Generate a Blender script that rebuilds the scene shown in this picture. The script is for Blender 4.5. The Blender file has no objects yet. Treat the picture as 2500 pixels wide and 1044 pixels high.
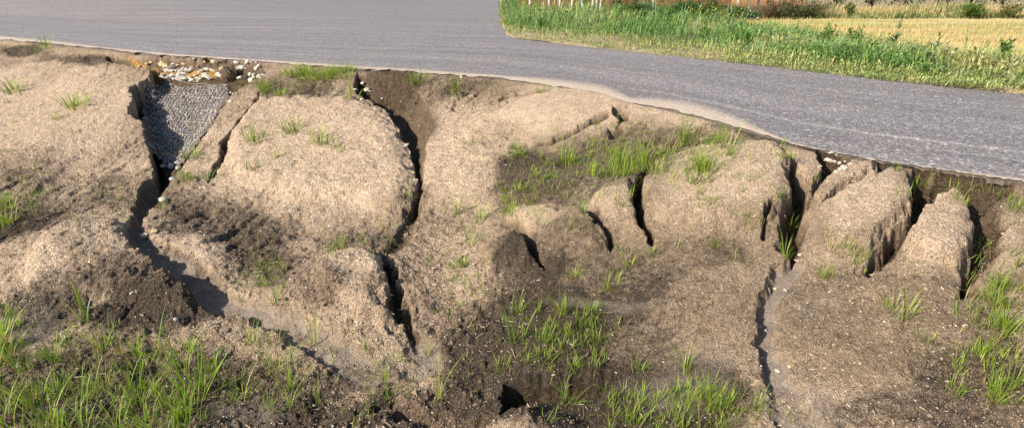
import bpy, math, random
import numpy as np
from mathutils import Vector, Matrix
random.seed(7); RNG = np.random.default_rng(11)
SC = bpy.context.scene; COL = SC.collection

# ------------------------------------------------------------------ camera, sky, sun, exposure
CAM_H = 0.80; FOC = 1400.0; PITCH = math.radians(21.9)
cam_d = bpy.data.cameras.new('camera'); cam = bpy.data.objects.new('camera', cam_d); COL.objects.link(cam)
cam_d.sensor_width = 36.0; cam_d.lens = 36.0*FOC/2500.0; cam_d.clip_start = 0.05; cam_d.clip_end = 2000
cam.location = (0, 0, CAM_H); cam.rotation_euler = (math.pi/2-PITCH, 0, 0)
SC.camera = cam
SUN_EL = math.radians(29); SUN_AZ = (-0.86, -0.51)
w = bpy.data.worlds.new('World'); SC.world = w; w.use_nodes = True
nt = w.node_tree; sky = nt.nodes.new('ShaderNodeTexSky'); sky.sky_type = 'NISHITA'; sky.sun_disc = False
sky.sun_elevation = SUN_EL; sky.sun_rotation = math.atan2(SUN_AZ[0], SUN_AZ[1])
bg = nt.nodes['Background']; bg.inputs['Strength'].default_value = 0.10
nt.links.new(sky.outputs[0], bg.inputs['Color'])
sd = bpy.data.lights.new('sun', 'SUN'); sd.energy = 4.6; sd.angle = math.radians(0.6); sd.color = (1.0, 0.91, 0.79)
sun = bpy.data.objects.new('sun', sd); COL.objects.link(sun)
a_ = Vector((SUN_AZ[0], SUN_AZ[1], 0)).normalized()*math.cos(SUN_EL); a_.z = math.sin(SUN_EL)
sun.rotation_euler = (-a_).to_track_quat('-Z', 'Y').to_euler(); sun.location = a_*50
SC.view_settings.view_transform = 'Standard'; SC.view_settings.look = 'None'
SC.view_settings.gamma = 1.0; SC.view_settings.exposure = 0.98; SC.view_settings.use_curve_mapping = False

# ------------------------------------------------------------------ numeric helpers
CP, SP = math.cos(PITCH), math.sin(PITCH)
def ray(px, py):
    xc = (np.asarray(px, float)-1250)/FOC; yd = (np.asarray(py, float)-522)/FOC
    return xc, CP-yd*SP, -SP-yd*CP
def proj(P):
    P = np.asarray(P, float); x, y, z = P[..., 0], P[..., 1], P[..., 2]-CAM_H
    zc = y*CP-z*SP; yd = -y*SP-z*CP
    return 1250+FOC*x/zc, 522+FOC*yd/zc, zc
def on_plane(px, py, z=0.0):
    dx, dy, dz = ray(px, py); t = (z-CAM_H)/dz
    return np.stack([dx*t, dy*t], -1)
def hashn(ix, iy, seed):
    h = (ix.astype(np.int64)*374761393+iy.astype(np.int64)*668265263+seed*974711) & 0xffffffff
    h = ((h ^ (h >> 13))*1274126177) & 0xffffffff
    h = ((h ^ (h >> 16))*2246822519) & 0xffffffff
    return ((h ^ (h >> 15)) & 0xffffff)/float(0xffffff)
def vnoise(x, y, seed=0):
    ix = np.floor(x); iy = np.floor(y); fx = x-ix; fy = y-iy
    fx = fx*fx*fx*(fx*(fx*6-15)+10); fy = fy*fy*fy*(fy*(fy*6-15)+10)
    ix = ix.astype(np.int64); iy = iy.astype(np.int64)
    a = hashn(ix, iy, seed); b = hashn(ix+1, iy, seed); c = hashn(ix, iy+1, seed); d = hashn(ix+1, iy+1, seed)
    return (a+(b-a)*fx+(c-a)*fy+(a-b-c+d)*fx*fy)*2-1
def fbm(x, y, wl, seed=0, octv=3, gain=0.5):
    s = 0; a = 1; tot = 0
    for o in range(octv):
        s = s+a*vnoise(x/wl+17.3*o, y/wl-9.1*o, seed+o); tot += a; a *= gain; wl *= 0.5
    return s/tot
def sstep(a, b, x):
    t = np.clip((x-a)/(b-a), 0, 1); return t*t*(3-2*t)
def seg_dist(P, A, B):
    d = B-A; L = max(float(d@d), 1e-9)
    t = np.clip(((P-A)@d)/L, 0, 1); q = A+t[:, None]*d
    v = P-q; return np.hypot(v[:, 0], v[:, 1]), v, t
def poly_sdf(P, V, closed=True):
    n = len(V); best = np.full(len(P), 1e9); bv = np.zeros((len(P), 2)); prm = np.zeros(len(P))
    inside = np.zeros(len(P), bool)
    for i in range(n if closed else n-1):
        A, B = V[i], V[(i+1) % n]
        d, v, t = seg_dist(P, A, B); m = d < best
        best[m] = d[m]; bv[m] = v[m]; prm[m] = (i+t[m])
        if closed:
            c = ((A[1] > P[:, 1]) != (B[1] > P[:, 1]))
            with np.errstate(divide='ignore', invalid='ignore'):
                xi = (B[0]-A[0])*(P[:, 1]-A[1])/(B[1]-A[1])+A[0]
            inside ^= c & (P[:, 0] < xi)
    return best, bv, inside, prm

# ------------------------------------------------------------------ object helpers
def link(o): COL.objects.link(o); return o
def tag(o, label=None, cat=None, group=None, kind=None):
    if label: o['label'] = label
    if cat: o['category'] = cat
    if group: o['group'] = group
    if kind: o['kind'] = kind
    return o
def mesh_np(name, V, F, mat=None, smooth=True, attrs=None):
    """V (n,3); F list of arrays (m,k) of equal-size faces"""
    me = bpy.data.meshes.new(name); V = np.asarray(V, np.float32)
    if not isinstance(F, list): F = [F]
    F = [np.asarray(f, np.int32) for f in F if len(f)]
    me.vertices.add(len(V)); me.vertices.foreach_set('co', V.ravel())
    nl = sum(f.size for f in F); nf = sum(len(f) for f in F)
    me.loops.add(nl); me.loops.foreach_set('vertex_index', np.concatenate([f.ravel() for f in F]))
    tot = np.concatenate([np.full(len(f), f.shape[1], np.int32) for f in F])
    st = np.concatenate([[0], np.cumsum(tot)[:-1]]).astype(np.int32)
    me.polygons.add(nf); me.polygons.foreach_set('loop_start', st)
    me.polygons.foreach_set('use_smooth', np.full(nf, smooth, bool))
    for k, a in (attrs or {}).items():
        a = np.asarray(a, np.float32)
        if a.ndim == 1:
            at = me.attributes.new(k, 'FLOAT', 'POINT'); at.data.foreach_set('value', a)
        else:
            at = me.attributes.new(k, 'FLOAT_COLOR', 'POINT')
            at.data.foreach_set('color', np.concatenate([a, np.ones((len(a), 1), np.float32)], 1).ravel())
    me.update(calc_edges=True); me.validate()
    if mat: me.materials.append(mat)
    return me
def obj(name, me, parent=None, loc=(0, 0, 0), rz=0.0):
    o = bpy.data.objects.new(name, me); link(o); o.location = loc; o.rotation_euler = (0, 0, rz)
    if parent: o.parent = parent
    return o
def grid_faces(nr, nc):
    i = np.arange((nr-1)*(nc-1)); r = i//(nc-1); c = i % (nc-1); a = r*nc+c
    return np.stack([a, a+nc, a+nc+1, a+1], 1)
def copy_tree(o, parent=None):
    c = o.copy(); COL.objects.link(c); c.parent = parent
    for ch in list(o.children): copy_tree(ch, c)
    return c

# ------------------------------------------------------------------ materials
class NT:
    def __init__(s, name, rough=0.9, spec=0.2):
        s.m = bpy.data.materials.new(name); s.m.use_nodes = True; s.t = s.m.node_tree
        s.b = s.t.nodes['Principled BSDF']; s.b.inputs['Roughness'].default_value = rough
        s.b.inputs['Specular IOR Level'].default_value = spec
        s.co = s.t.nodes.new('ShaderNodeTexCoord')
    def n(s, typ, **kw):
        x = s.t.nodes.new(typ)
        for k, v in kw.items(): setattr(x, k, v)
        return x
    def l(s, a, b): s.t.links.new(a, b)
    def attr(s, name, what='Fac'):
        x = s.n('ShaderNodeAttribute'); x.attribute_name = name; return x.outputs[what]
    def noise(s, scale, detail=3, rough=0.6, vec=None, out='Fac'):
        x = s.n('ShaderNodeTexNoise'); x.inputs['Scale'].default_value = scale; x.inputs['Detail'].default_value = detail
        x.inputs['Roughness'].default_value = rough; s.l(vec or s.co.outputs['Object'], x.inputs['Vector']); return x.outputs[out]
    def vor(s, scale, out='Distance', feature='F1', vec=None):
        x = s.n('ShaderNodeTexVoronoi'); x.feature = feature; x.inputs['Scale'].default_value = scale
        s.l(vec or s.co.outputs['Object'], x.inputs['Vector']); return x.outputs[out]
    def ramp(s, fac, stops, interp='LINEAR'):
        x = s.n('ShaderNodeValToRGB'); x.color_ramp.interpolation = interp; e = x.color_ramp.elements
        while len(e) < len(stops): e.new(0.5)
        for q, (p, c) in zip(e, stops):
            q.position = p; q.color = (*(c if not isinstance(c, (int, float)) else (c, c, c)), 1)
        s.l(fac, x.inputs['Fac']); return x.outputs['Color']
    def mix(s, fac, a, b, typ='MIX'):
        x = s.n('ShaderNodeMix'); x.data_type = 'RGBA'; x.blend_type = typ; x.clamp_factor = True
        for v, i in ((fac, 0), (a, 6), (b, 7)):
            if isinstance(v, (int, float)): x.inputs[i].default_value = v
            elif isinstance(v, tuple): x.inputs[i].default_value = (*v, 1)
            else: s.l(v, x.inputs[i])
        return x.outputs[2]
    def math(s, op, a, b=0.0, c=None, clamp=False):
        x = s.n('ShaderNodeMath'); x.operation = op; x.use_clamp = clamp
        for i, v in enumerate((a, b) if c is None else (a, b, c)):
            if isinstance(v, (int, float)): x.inputs[i].default_value = v
            else: s.l(v, x.inputs[i])
        return x.outputs[0]
    def color(s, c):
        if isinstance(c, tuple): s.b.inputs['Base Color'].default_value = (*c, 1)
        else: s.l(c, s.b.inputs['Base Color'])
    def bump(s, h, strength=0.5, dist=0.01, prev=None):
        x = s.n('ShaderNodeBump'); x.inputs['Strength'].default_value = strength; x.inputs['Distance'].default_value = dist
        s.l(h, x.inputs['Height'])
        if prev is not None: s.l(prev, x.inputs['Normal'])
        s.l(x.outputs[0], s.b.inputs['Normal']); return x.outputs[0]

def soil_material():
    k = NT('sandy_soil', 0.95, 0.12)
    crust, damp, raw, silt, ochre = (k.attr(n) for n in ('crust', 'damp', 'raw', 'silt', 'ochre'))  # damp carries wet soil and painted shade together
    n1 = k.noise(9, 5, 0.65); n2 = k.noise(55, 4, 0.7)
    mid = k.mix(k.ramp(n1, [(0.35, 0.0), (0.65, 1.0)]), (0.195, 0.141, 0.091), (0.29, 0.214, 0.142))
    cr = k.mix(k.ramp(n2, [(0.35, 0.0), (0.65, 1.0)]), (0.47, 0.345, 0.238), (0.585, 0.448, 0.320))
    c = k.mix(crust, mid, cr)
    dm = k.mix(k.ramp(n2, [(0.35, 0.0), (0.7, 1.0)]), (0.026, 0.020, 0.0155), (0.085, 0.062, 0.045))  # wet soil colour, taken darker so it also carries the painted shade
    # edge of damp and painted shade is broken up by the clods
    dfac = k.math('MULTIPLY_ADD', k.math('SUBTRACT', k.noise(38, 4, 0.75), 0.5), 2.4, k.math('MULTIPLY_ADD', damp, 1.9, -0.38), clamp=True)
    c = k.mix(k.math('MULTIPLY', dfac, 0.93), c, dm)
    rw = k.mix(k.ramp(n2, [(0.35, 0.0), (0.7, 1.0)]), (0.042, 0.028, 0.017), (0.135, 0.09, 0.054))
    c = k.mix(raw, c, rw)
    st = k.mix(k.noise(30, 4, 0.6), (0.15, 0.12, 0.095), (0.235, 0.192, 0.155))
    c = k.mix(silt, c, st)
    c = k.mix(ochre, c, k.mix(n2, (0.30, 0.15, 0.04), (0.52, 0.31, 0.10)))
    # grains: single pebbles, dark crumbs, white chips
    cell = k.n('ShaderNodeSeparateColor'); k.l(k.mix(k.attr('coarse'), k.vor(260, 'Color'), k.vor(175, 'Color')), cell.inputs[0])
    grain = k.ramp(cell.outputs[0], [(0.0, 0.48), (0.14, 0.68), (0.36, 0.95), (0.8, 1.08), (1.0, 1.28)])
    g_amt = k.math('MULTIPLY_ADD', silt, -0.6, 0.95)
    c = k.mix(g_amt, c, k.mix(1.0, c, grain, 'MULTIPLY'))
    cell2 = k.n('ShaderNodeSeparateColor'); k.l(k.mix(k.attr('coarse'), k.vor(110, 'Color'), k.vor(70, 'Color')), cell2.inputs[0])
    grain2 = k.ramp(cell2.outputs[1], [(0.0, 0.62), (0.10, 0.92), (0.5, 1.0), (0.9, 1.05), (0.97, 1.35)])
    c = k.mix(g_amt, c, k.mix(1.0, c, grain2, 'MULTIPLY'))
    c = k.mix(1.0, c, k.ramp(k.noise(15, 5, 0.7), [(0.28, 0.74), (0.5, 1.0), (0.72, 1.16)]), 'MULTIPLY')
    k.color(c)
    h1 = k.mix(k.attr('coarse'), k.vor(260), k.vor(175)); h2 = k.noise(75, 4, 0.7); h3 = k.mix(k.attr('coarse'), k.vor(85), k.vor(52))
    hh = k.math('ADD', k.math('MULTIPLY', h1, -0.7), k.math('ADD', k.math('MULTIPLY', h2, 1.4), k.math('MULTIPLY', h3, -0.35)))
    hh = k.math('MULTIPLY', hh, k.math('MULTIPLY_ADD', silt, -0.75, 1.0))
    k.bump(hh, 0.95, 0.014)
    return k.m
def asphalt_material():
    k = NT('worn_asphalt', 0.8, 0.25)
    u = k.n('ShaderNodeCombineXYZ'); k.l(k.attr('along'), u.inputs[0]); k.l(k.attr('across'), u.inputs[1])
    mp = k.n('ShaderNodeMapping'); k.l(u.outputs[0], mp.inputs[0]); mp.inputs['Scale'].default_value = (0.09, 2.2, 1)
    streak = k.noise(1.6, 5, 0.62, mp.outputs[0])
    mp2 = k.n('ShaderNodeMapping'); k.l(u.outputs[0], mp2.inputs[0]); mp2.inputs['Scale'].default_value = (0.10, 7, 1)
    fine = k.noise(1.5, 4, 0.65, mp2.outputs[0])
    c = k.mix(k.ramp(streak, [(0.38, 0.0), (0.62, 1.0)]), (0.190, 0.168, 0.162), (0.250, 0.224, 0.215))
    c = k.mix(k.ramp(fine, [(0.56, 0.0), (0.66, 0.6)]), c, (0.40, 0.365, 0.345))
    c = k.mix(k.ramp(k.noise(1.3, 4, 0.6), [(0.4, 0.0), (0.75, 0.5)]), c, (0.19, 0.172, 0.174))
    sep = k.n('ShaderNodeSeparateColor'); k.l(k.vor(95, 'Color'), sep.inputs[0])
    c = k.mix(1.0, c, k.ramp(sep.outputs[0], [(0.0, 0.5), (0.3, 0.82), (0.7, 1.05), (0.93, 1.3), (0.985, 2.1)]), 'MULTIPLY')
    sep2 = k.n('ShaderNodeSeparateColor'); k.l(k.vor(70, 'Color'), sep2.inputs[0])
    c = k.mix(1.0, c, k.ramp(sep2.outputs[2], [(0.0, 0.85), (0.5, 1.0), (0.97, 1.06), (0.985, 1.9)]), 'MULTIPLY')
    sand = k.attr('sand'); sn = k.noise(70, 4, 0.75)
    sn2 = k.noise(190, 3, 0.8)
    sf = k.math('SUBTRACT', k.math('MULTIPLY', sand, 2.05), k.math('ADD', k.math('MULTIPLY', sn, 1.5), k.math('MULTIPLY', sn2, 0.75)))
    sf = k.math('MULTIPLY', sf, 1.7, clamp=True)
    c = k.mix(sf, c, k.mix(k.ramp(sn2, [(0.35, 0.0), (0.65, 1.0)]), (0.38, 0.295, 0.22), (0.62, 0.495, 0.38)))
    c = k.mix(1.0, c, k.ramp(k.noise(24, 7, 0.82), [(0.25, 0.66), (0.5, 1.0), (0.75, 1.32)]), 'MULTIPLY')
    sep3 = k.n('ShaderNodeSeparateColor'); k.l(k.vor(180, 'Color'), sep3.inputs[0])
    c = k.mix(1.0, c, k.ramp(sep3.outputs[0], [(0.0, 0.7), (0.3, 0.95), (1.0, 1.18)]), 'MULTIPLY')
    k.color(c)
    h = k.math('ADD', k.math('MULTIPLY', k.vor(95), -1.0), k.noise(150, 3))
    k.bump(h, 0.6, 0.006)
    return k.m
def flat_material(name, c1, c2, scale=20, rough=0.9, bump=0.4, bd=0.01, spec=0.2, rnd=0.0):
    k = NT(name, rough, spec); n = k.noise(scale, 4, 0.65)
    c = k.mix(k.ramp(n, [(0.3, 0.0), (0.7, 1.0)]), c1, c2)
    if rnd:
        oi = k.n('ShaderNodeObjectInfo')
        c = k.mix(1.0, c, k.ramp(oi.outputs['Random'], [(0, 1-rnd), (1, 1+rnd)]), 'MULTIPLY')
    k.color(c)
    if bump: k.bump(n, bump, bd)
    return k.m
def leaf_material(name, rough=0.5, transl=0.35):
    """colour comes from the per-blade attribute 'tint' (three channel) """
    k = NT(name, rough, 0.3)
    oi = k.n('ShaderNodeObjectInfo'); c = k.attr('tint', 'Color')
    c = k.mix(1.0, c, k.ramp(oi.outputs['Random'], [(0, (0.78, 0.82, 0.8)), (1, (1.2, 1.12, 1.1))]), 'MULTIPLY')
    k.color(c)
    tr = k.n('ShaderNodeBsdfTranslucent'); k.l(k.mix(1.0, c, (1.25, 1.3, 0.6), 'MULTIPLY'), tr.inputs[0])
    mx = k.n('ShaderNodeMixShader'); mx.inputs[0].default_value = transl
    k.l(k.b.outputs[0], mx.inputs[1]); k.l(tr.outputs[0], mx.inputs[2])
    k.l(mx.outputs[0], k.t.nodes['Material Output'].inputs['Surface']); return k.m
def tint_material(name, rough=0.9, bumpscale=60):
    k = NT(name, rough, 0.2); c = k.attr('tint', 'Color'); n = k.noise(bumpscale, 3)
    k.color(k.mix(1.0, c, k.ramp(n, [(0.3, 0.8), (0.7, 1.15)]), 'MULTIPLY')); k.bump(n, 0.3, 0.004); return k.m

M_SOIL = soil_material(); M_ROAD = asphalt_material()
M_GRASS = leaf_material('grass_blade', 0.45, 0.4); M_WEED = leaf_material('weed_leaf', 0.55, 0.3)
M_CRUMB = tint_material('soil_crumb')
M_STRAW = tint_material('dry_straw', 0.8, 90)
M_STONE = flat_material('limestone', (0.38, 0.33, 0.255), (0.60, 0.54, 0.45), 22, 0.85, 0.5, 0.006, 0.25, 0.22)
M_STONE_G = flat_material('grey_stone', (0.26, 0.25, 0.24), (0.42, 0.40, 0.37), 25, 0.8, 0.5, 0.006, 0.3, 0.25)
M_STONE_O = flat_material('ochre_stone', (0.42, 0.29, 0.14), (0.62, 0.49, 0.30), 25, 0.85, 0.5, 0.006, 0.2, 0.2)

# ------------------------------------------------------------------ the road edges, traced and laid on the ground plane
EDGE_PX = np.array([(-1300, -14), (-700, 36), (-350, 66), (0, 95), (150, 109), (300, 124), (420, 135), (640, 150), (860, 166), (1020, 176), (1210, 189),
                    (1330, 205), (1440, 224), (1540, 250), (1640, 268), (1760, 298), (1860, 328), (1960, 356), (2100, 384), (2300, 414), (2500, 444), (2800, 496), (3300, 590), (3700, 668)], float)
FAR_PX = np.array([(1222, 90), (1500, 122), (1800, 153), (2100, 187), (2300, 210), (2500, 232), (2800, 268), (3300, 330)], float)
def edge_y(px): return np.interp(px, EDGE_PX[:, 0], EDGE_PX[:, 1])
def far_y(px):
    ye = edge_y(px); left = (ye+41)/1.765-41
    return np.where(px < 1222, left, np.interp(px, FAR_PX[:, 0], FAR_PX[:, 1]))
EDGE_W = on_plane(EDGE_PX[:, 0], EDGE_PX[:, 1])
def road_rise(px, dist_past):
    """the side road climbs gently away from the main road, level with it at the corner of the verge"""
    L = sstep(1222, 200, px)
    return L*0.045*np.maximum(0, dist_past)

def build_road():
    pxs = np.concatenate([np.linspace(-1300, -350, 60), np.linspace(-340, 2850, 520), np.linspace(2860, 3300, 40)])
    n = len(pxs)
    ye = edge_y(pxs)+2.2*fbm(pxs, pxs*0, 60, 3, 4)+1.6*vnoise(pxs/14, pxs*0, 8)+1.0*vnoise(pxs/7, pxs*0, 9)
    yf = far_y(pxs)
    N = on_plane(pxs, ye); Fp = on_plane(pxs, yf)
    dN = np.hypot(np.diff(N[:, 0], prepend=N[0, 0]), np.diff(N[:, 1], prepend=N[0, 1])); s = np.cumsum(dN)
    T = np.linspace(0, 1, 46)**1.25
    def strip(A, B, T, rise, name, label):
        V = A[None]*(1-T[:, None, None])+B[None]*T[:, None, None]
        m = V.shape[1]
        past = np.hypot(V[..., 0]-Fr[None, :m, 0], V[..., 1]-Fr[None, :m, 1]) if rise else np.zeros(V.shape[:2])
        z = road_rise(px_used[None], past)
        # crossfall + slight undulation
        z = z+0.006*fbm(V[..., 0], V[..., 1], 1.7, 5, 2)
        across = np.hypot(V[..., 0]-Nr[None, :m, 0], V[..., 1]-Nr[None, :m, 1])
        along = np.broadcast_to(sr[None], across.shape)
        P = np.stack([V[..., 0], V[..., 1], z], -1)
        return P, along, across
    # main road
    px_used, Nr, Fr, sr = pxs, N, Fp, s
    P, al, ac = strip(N, Fp, T, False, '', '')
    # worn rounded shoulder and the broken face of the slab
    sand = np.exp(-(ac/0.09)**1.3)*0.62
    X, Y, _ = proj(P)
    band = np.interp(pxs, [-300, 150, 250, 620, 660, 1000, 1150, 1235, 1330, 1480, 1540, 1600, 1700, 1800, 1870, 1930, 2000, 2300, 2500, 2700],
                          [7, 6, 3.5, 3, 4, 6, 5, 6, 12, 20, 10, 18, 26, 20, 9, 2, 1.5, 2, 7, 12])
    yy = Y-edge_y(pxs)[None]
    sand = np.maximum(sand*0.6, sstep(-3.4*band, 0.5*band, yy)*1.05)
    dusty = np.interp(pxs, [0, 1200, 1400, 1700, 2000, 2300, 2500], [0.14, 0.22, 0.32, 0.36, 0.26, 0.34, 0.42])
    sand = np.maximum(sand, dusty[None]*1.25*np.exp(-(ac/0.55)**1.5))
    tn, tm = 46, n
    V = P.reshape(-1, 3)
    low = np.stack([N[:, 0], N[:, 1], np.full(n, -0.03)], -1)
    lo0 = len(V); Vall = np.concatenate([V, P[0]+np.array([0, 0, -0.004]), low])
    F = grid_faces(tn, tm)[:, ::-1]
    i = np.arange(n-1); side = np.stack([lo0+i, lo0+i+1, lo0+n+i+1, lo0+n+i], 1)[:, ::-1]
    pad = lambda a: np.concatenate([a.ravel(), a[0], a[0]])
    me = mesh_np('road', V, F, M_ROAD, True, {'along': al.ravel(), 'across': ac.ravel(), 'sand': sand.ravel()})
    o = obj('road', me); e = np.concatenate([P[0]+np.array([0, 0, -0.004]), low])
    i = np.arange(n-1); side = np.stack([i, i+1, n+i+1, n+i], 1)[:, ::-1]
    obj('broken_edge', mesh_np('broken_edge', e, side, flat_material('asphalt_edge', (0.06, 0.05, 0.042), (0.16, 0.13, 0.105), 40, 0.95, 0.9, 0.01)), o)
    tag(o, 'worn grey asphalt road crossing above the eroded bank', None, None, 'structure')
    # side road beyond the far kerbless edge, on the left only
    sel = pxs <= 1340.0; px_used = np.append(pxs[sel], 1341.0)
    ys = far_y(np.where(px_used < 1222, px_used, px_used+0.001)); A = on_plane(px_used, ys)
    d = A/np.linalg.norm(A, axis=1)[:, None]
    B = d*np.maximum(np.linalg.norm(A, axis=1)*1.02, 34)[:, None]
    Nr = on_plane(px_used, edge_y(px_used)); Fr = A; sr = np.append(s[sel], s[sel][-1]+0.01)
    T2 = np.linspace(0, 1, 60)**2.0
    P2, al2, ac2 = strip(A, B, T2, True, '', '')
    me = mesh_np('side_road', P2.reshape(-1, 3), grid_faces(60, len(px_used))[:, ::-1], M_ROAD, True,
                 {'along': al2.ravel(), 'across': ac2.ravel(), 'sand': np.zeros(al2.size)})
    o = obj('side_road', me); tag(o, 'wide asphalt side road running off beyond the main road', None, None, 'structure')
build_road()

# ------------------------------------------------------------------ the bank below the road
def bank_z(P):
    """undisturbed bank surface under world points P (n,2)"""
    d = np.full(len(P), 1e9); sgn = np.ones(len(P)); cum = 0.0; al = np.zeros(len(P))
    for i in range(len(EDGE_W)-1):
        A, B = EDGE_W[i], EDGE_W[i+1]; dd, v, t = seg_dist(P, A, B)
        nrm = np.array([B[1]-A[1], -(B[0]-A[0])]); m = dd < d
        d[m] = dd[m]; sgn[m] = np.sign(v[m]@nrm); L_ = float(np.hypot(*(B-A))); al[m] = cum+t[m]*L_; cum += L_
    sd = d*sgn; bank_z.along = al   # positive on the camera side
    q = np.maximum(sd-0.05, 0)
    z = -1.0*np.tanh(0.40*q)-0.006
    return np.where(sd < 0, -0.035, z), sd
def unproject(px, py):
    px = np.asarray(px, float).ravel(); py = np.asarray(py, float).ravel()
    dx, dy, dz = ray(px, py)
    lo = np.full(px.shape, 0.4); hi = (-0.0-CAM_H)/np.minimum(dz, -1e-3)
    hi = np.minimum(np.where(dz < -1e-3, -(CAM_H+1.2)/np.minimum(dz, -1e-3), 60), 60.0)
    # first crossing, coarse then bisected
    ts = np.full(px.shape, np.nan); prev = lo.copy()
    t0 = lo.copy(); done = np.zeros(px.shape, bool); K = 90
    for k_ in range(1, K+1):
        t1 = lo+(hi-lo)*(k_/K)
        z, _ = bank_z(np.stack([dx*t1, dy*t1], 1)); below = (CAM_H+dz*t1) < z
        new = below & ~done
        ts[new] = t1[new]; prev[new] = (lo+(hi-lo)*((k_-1)/K))[new]; done |= new
    ts = np.where(np.isnan(ts), hi, ts); a, b = prev, ts
    for _ in range(18):
        m = (a+b)/2; z, _ = bank_z(np.stack([dx*m, dy*m], 1)); below = (CAM_H+dz*m) < z
        b = np.where(below, m, b); a = np.where(below, a, m)
    return np.stack([dx*b, dy*b], 1)
def W(pts):
    p = np.array(pts, float); return unproject(p[:, 0], p[:, 1])

NC, NR = 1290, 610
PX0, PX1, PYB = -800.0, 3600.0, 1290.0
gx = np.concatenate([np.linspace(PX0, -150, 60), np.linspace(-147, 2647, 1150), np.linspace(2655, PX1, 80)]); vv = np.linspace(0, 1, NR)
def row_y(px, v): return (edge_y(px)-10)+(PYB-(edge_y(px)-10))*v
cx = np.linspace(0, NC-1, 200); cy = np.linspace(0, NR-1, 141)
cpx = np.interp(cx, np.arange(NC), gx); cv = cy/(NR-1)
CPX, CV = np.meshgrid(cpx, cv)
cw = unproject(CPX.ravel(), row_y(CPX, CV).ravel()).reshape(len(cv), len(cpx), 2)
def upsample(A):
    j = np.arange(NC)*(len(cx)-1)/(NC-1); j0 = np.minimum(j.astype(int), len(cx)-2); fj = (j-j0)[None, :, None]
    i = np.arange(NR)*(len(cy)-1)/(NR-1); i0 = np.minimum(i.astype(int), len(cy)-2); fi = (i-i0)[:, None, None]
    top = A[i0][:, j0]*(1-fj)+A[i0][:, j0+1]*fj; bot = A[i0+1][:, j0]*(1-fj)+A[i0+1][:, j0+1]*fj
    return top*(1-fi)+bot*fi
GW = upsample(cw); PXG = np.broadcast_to(gx[None], (NR, NC)); PYG = row_y(PXG, vv[:, None])
XY = GW.reshape(-1, 2); PXF = PXG.ravel(); PYF = PYG.ravel()
Z0, SD = bank_z(XY); ALONG = bank_z.along.copy()
X, Y = XY[:, 0], XY[:, 1]
# ragged rims: distances are measured in slightly warped coordinates
WX = X+0.022*fbm(X, Y, 0.16, 21, 3)+0.016*vnoise(X/0.05, Y/0.05, 25)+0.007*vnoise(X/0.02, Y/0.02, 26); WY = Y+0.022*fbm(X, Y, 0.16, 31, 3)+0.016*vnoise(X/0.05, Y/0.05, 35)+0.007*vnoise(X/0.02, Y/0.02, 36)
WP = np.stack([WX, WY], 1)
DZ = np.zeros(len(X)); RAW = np.zeros(len(X)); SILT = np.zeros(len(X)); OCHRE = np.zeros(len(X))

def mound(px, py, rx, ry, h, ang=0.0, p=1.0):
    """raised lump, radii in metres along the picture's horizontal / depth"""
    c = W([(px, py)])[0]; ca, sa = math.cos(ang), math.sin(ang)
    u = ((X-c[0])*ca+(Y-c[1])*sa)/rx; v = (-(X-c[0])*sa+(Y-c[1])*ca)/ry
    global DZ
    DZ = DZ+h*np.exp(-(u*u+v*v)**p)
def gully(poly, depth, ws, wg, raw=0.9, flat=0.0, steep=(1, 0.0), soft_lo=None):
    """carve a hole with rim `poly` (traced outline); the wall under the rim that faces `steep` is ws wide, the opposite one wg"""
    global DZ, RAW
    V = W(poly); lo = V.min(0)-0.3; hi = V.max(0)+0.3
    idx = np.where((X > lo[0]) & (X < hi[0]) & (Y > lo[1]) & (Y < hi[1]))[0]
    P = WP[idx]; d, v, ins, _ = poly_sdf(P, V)
    nrm = v/np.maximum(d, 1e-6)[:, None]; s = np.array(steep)/np.hypot(*steep)
    f = 0.5+0.5*(nrm@s)                       # 1 under the steep rim
    wdt = wg+(ws-wg)*sstep(0.25, 0.75, f)
    t = np.where(ins, np.clip(d/wdt, 0, 1), 0)
    prof = (1-(1-t)**1.6)
    dep = depth*prof*(1+0.18*fbm(P[:, 0], P[:, 1], 0.2, 41, 3))
    DZ[idx] = np.minimum(DZ[idx], DZ[idx]*(1-prof*0.6)-dep)
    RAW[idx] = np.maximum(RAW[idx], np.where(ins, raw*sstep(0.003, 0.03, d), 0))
def plateau(poly, h, soft):
    global DZ
    V = W(poly); lo = V.min(0)-0.1; hi = V.max(0)+0.1
    idx = np.where((X > lo[0]) & (X < hi[0]) & (Y > lo[1]) & (Y < hi[1]))[0]; d, v, ins, _ = poly_sdf(WP[idx], V)
    DZ[idx] += h*np.where(ins, 1-(1-np.clip(d/soft, 0, 1))**2, 0)
def crack(line, width, depth, raw=0.9, silt=0.0, taper=True, pw=0.7):
    global DZ, RAW, SILT
    V = W(line); lo = V.min(0)-0.5; hi = V.max(0)+0.5
    idx = np.where((X > lo[0]) & (X < hi[0]) & (Y > lo[1]) & (Y < hi[1]))[0]
    d, v, _, prm = poly_sdf(WP[idx], V, False)
    ww = np.interp(prm, np.arange(len(V)), width) if isinstance(width, (list, tuple)) else width
    dd = np.interp(prm, np.arange(len(V)), depth) if isinstance(depth, (list, tuple)) else depth
    t = np.clip(1-d/np.maximum(ww, 1e-4), 0, 1); c = dd*np.minimum(t/pw, 1)**0.8
    DZ[idx] = np.minimum(DZ[idx], DZ[idx]*(1-0.5*np.minimum(t*2, 1))-c)
    RAW[idx] = np.maximum(RAW[idx], raw*sstep(0, 0.35, t)); SILT[idx] = np.maximum(SILT[idx], silt*sstep(0.05, 0.45, t))
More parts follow.
